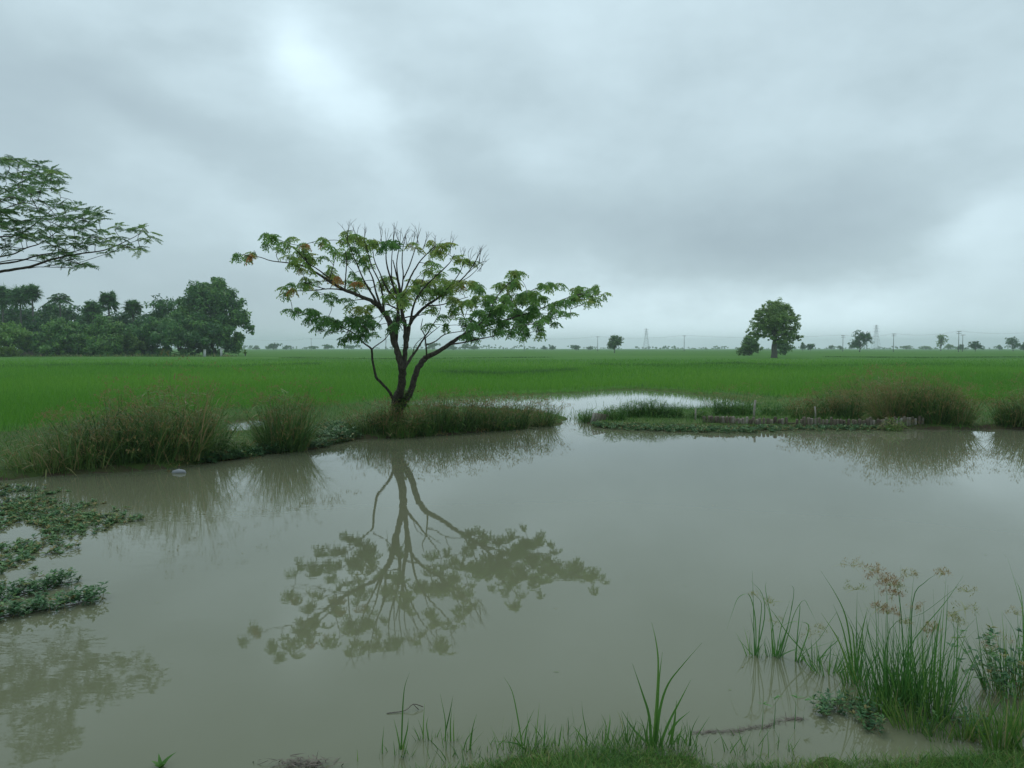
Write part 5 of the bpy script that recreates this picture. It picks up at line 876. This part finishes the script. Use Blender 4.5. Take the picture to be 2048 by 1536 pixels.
for (px, py, H, n, ln, lab) in [
    (800, 1508, .15, 22, [[(280, 720), (285, 560), (290, 450), (300, 370), (325, 300)], [(275, 720), (255, 640), (232, 570)], [(285, 720), (310, 620), (315, 560)], [(178, 800), (175, 700), (182, 600)]], 'leftmost of the larger shallow water tufts, one blade much longer'),
    (858, 1478, .16, 20, [[(400, 670), (398, 580), (402, 490)], [(430, 670), (425, 560), (440, 480)]], 'short dense tuft with dark base right of the leftmost one'),
    (898, 1482, .12, 12, [[(550, 690), (548, 580), (556, 500)], [(568, 690), (566, 600), (570, 510)], [(520, 690), (522, 560), (495, 400)], [(522, 620), (545, 520), (560, 440)]], 'pair of thin upright blades in the shallows, third from left'),
    (938, 1500, .12, 10, [[(650, 760), (662, 640), (690, 535)], [(655, 740), (668, 620), (680, 560)], [(615, 740), (640, 660), (690, 600)]], 'single leaning blade tuft in the shallows, fourth from left'),
    (1045, 1502, .16, 30, [[(940, 700), (915, 540), (885, 400), (840, 320)], [(950, 700), (970, 600), (1010, 530)], [(935, 700), (900, 610), (880, 560)], [(960, 720), (900, 680), (770, 665)]], 'tuft with one long blade leaning left at the bottom centre'),
    (1078, 1505, .18, 26, [[(1010, 700), (1025, 600), (1038, 510)], [(1060, 700), (1065, 620), (1070, 560)]], 'tuft of mixed blades just right of the bottom centre'),
    (1118, 1505, .14, 14, [[(1120, 700), (1118, 640), (1122, 580)], [(1140, 700), (1150, 620), (1155, 570)]], 'small low tuft between two taller bottom tufts'),
    (1170, 1500, .14, 18, [[(1295, 700), (1285, 600), (1270, 520), (1262, 440)], [(1290, 680), (1250, 630), (1215, 590)]], 'tuft with a single tall upright blade left of the tallest plant'),
    (1215, 1496, .16, 18, [[(1390, 690), (1400, 620), (1395, 560)], [(1400, 680), (1425, 600), (1430, 570)]], 'low tuft of fine blades left next to the tallest plant'),
    (1255, 1492, .22, 24, [[(1510, 680), (1500, 600), (1480, 520)], [(1520, 680), (1550, 600), (1570, 560)], [(1515, 680), (1520, 600), (1525, 540)]], 'bushy tuft touching the left of the tallest plant'),
    (1360, 1496, .18, 24, [[(1790, 690), (1800, 620), (1808, 550)], [(1850, 700), (1870, 600), (1905, 530)], [(1860, 700), (1858, 620), (1850, 580)], [(1840, 690), (1800, 640), (1770, 660)]], 'tuft of thin blades right of the tallest plant')]:
    near_clump(lab, px, py, H, .07, n, ln, Z=Z7, mat='grass', tint=.42, lw=.009, wd=.006, flare=.5, name='grass_tuft', cat='grass tuft', group=S2)
g = gnd(322, 1534); root = empty('broadleaf_weed', tuple(g), 'small broad leaved weed poking up at the bottom left', 'weed'); mb = MB(); n = 6
a = np.array([.2, .9, 2.2, 2.9, 4.2, 5.4]); ribbons(mb, np.repeat(g[None], n, 0), np.stack([np.cos(a), np.sin(a), [1.6, 1.3, 1.0, .8, 1, 1.2]], 1), np.array([.12, .08, .09, .07, .07, .08]), np.full(n, .3), np.full(n, .03), .45, 4); mb.build('foliage', M['grass'], root)
for (px, py, H, R__, n, ti, lab) in [(1835, 1455, .34, .14, 110, .6, 'low yellowish blades between the middle tuft and the corner tufts'), (1700, 1400, .24, .07, 40, .55, 'short bright tuft under the fan of broad grass leaves'), (2040, 1470, .42, .12, 90, .6, 'dense bright tuft cut by the right edge above the corner'), (1960, 1480, .30, .08, 60, .65, 'low yellow green tuft left beside the corner tuft'), (2070, 1510, .45, .12, 80, .6, 'bright tuft mostly outside the lower right corner'), (1880, 1478, .22, .08, 50, .6, 'small yellow tuft in the water left of the low yellow green ones')]:
    near_clump(lab, px, py, H, R__, n, mat='grass', tint=ti, wd=.0075, flare=.45, name='grass_tuft', cat='grass tuft', group=S1)
near_clump('low arching sedge leaves bridging the thin left plants and the main thicket', 1655, 1345, .34, .10, 46, tint=.5, flare=.8, group=S1)
near_clump('upright thin sedge stems between the folded stems and the broad leaf fan', 1630, 1330, .42, .07, 18, tint=.4, flare=.5, umb=[(760, 560, .06, .3, .8)], group=S1)
fb = MB(); n = 260; X, Y = rng.uniform(-6, 7, n), rng.uniform(4.6, 19, n); d, _ = land(X, Y); k = (d < -.1) & (np.abs(X) < Y * .68); X, Y = X[k], Y[k]; n = len(X)
a = rng.uniform(0, 6.28, n); ribbons(fb, np.stack([X, Y, np.full(n, .003)], 1), np.stack([np.cos(a), np.sin(a), rng.uniform(0, .1, n)], 1), rng.uniform(.01, .045, n), np.zeros(n), rng.uniform(.005, .014, n), rng.uniform(.6, 1, n), 2)
tag(fb.build('floating_specks', M['sedge']), 'tiny leaf bits and specks afloat on the open pond', 'debris', None, 'stuff')
# twigs and scum afloat
mb = MB(); cl = np.array([gnd(*Z6(x, y)) for x, y in [(-30, 1222), (90, 1215), (200, 1215), (290, 1195), (420, 1180), (560, 1135), (640, 1130)]])
n = 420; t = rng.random(n) * (len(cl) - 1.001); i = t.astype(int); B = cl[i] + (cl[i + 1] - cl[i]) * (t - i)[:, None] + np.stack([rng.normal(0, .02, n), rng.normal(0, .012, n), np.full(n, .003)], 1)
ribbons(mb, B, np.stack([rng.normal(0, 1, n), rng.normal(0, .4, n), rng.uniform(0, .15, n)], 1), rng.uniform(.01, .05, n), np.zeros(n), rng.uniform(.003, .008, n), .5, 2)
cl2 = gnd(605, 1530); n = 200; B = cl2 + np.stack([rng.normal(0, .09, n), rng.normal(0, .03, n), rng.uniform(.0, .03, n)], 1)
ribbons(mb, B, rng.normal(0, 1, (n, 3)) * [1, .6, .25], rng.uniform(.02, .09, n), rng.uniform(0, .3, n), rng.uniform(.004, .012, n), .5, 3)
tag(mb.build('floating_debris', M['dry']), 'thin line of brown plant debris afloat near the shore', 'debris', None, 'stuff')
for (x, y, lab) in [(340, 495, 'brown bent twig afloat left of the shallow water tufts')]:
    mb = MB(); P = [gnd(*Z7(200, 520), .004), gnd(*Z7(300, 505), .01), gnd(*Z7(345, 470), .035), gnd(*Z7(400, 485), .012)]; tube(mb, smooth_line(P, 3), .003, 5); tube(mb, [P[2], gnd(*Z7(375, 500), .004)], .0025, 5)
    tag(mb.build('twig', M['dry'], loc=tuple(P[0])), lab, 'twig')
# ================================================================== haze
hz = MB(); box(hz, (0, 1900, 24), (9000, 4800, 56.0)); m, nt, out = newmat('haze_air'); v = nt.nodes.new('ShaderNodeVolumePrincipled')
v.inputs['Color'].default_value = (.82, .91, .97, 1); v.inputs['Density'].default_value = .00032; v.inputs['Anisotropy'].default_value = .2
nt.links.new(v.outputs[0], out.inputs['Volume']); M['haze'] = m
tag(hz.build('haze', m), 'thin moist haze over the whole plain', 'haze', None, 'stuff')
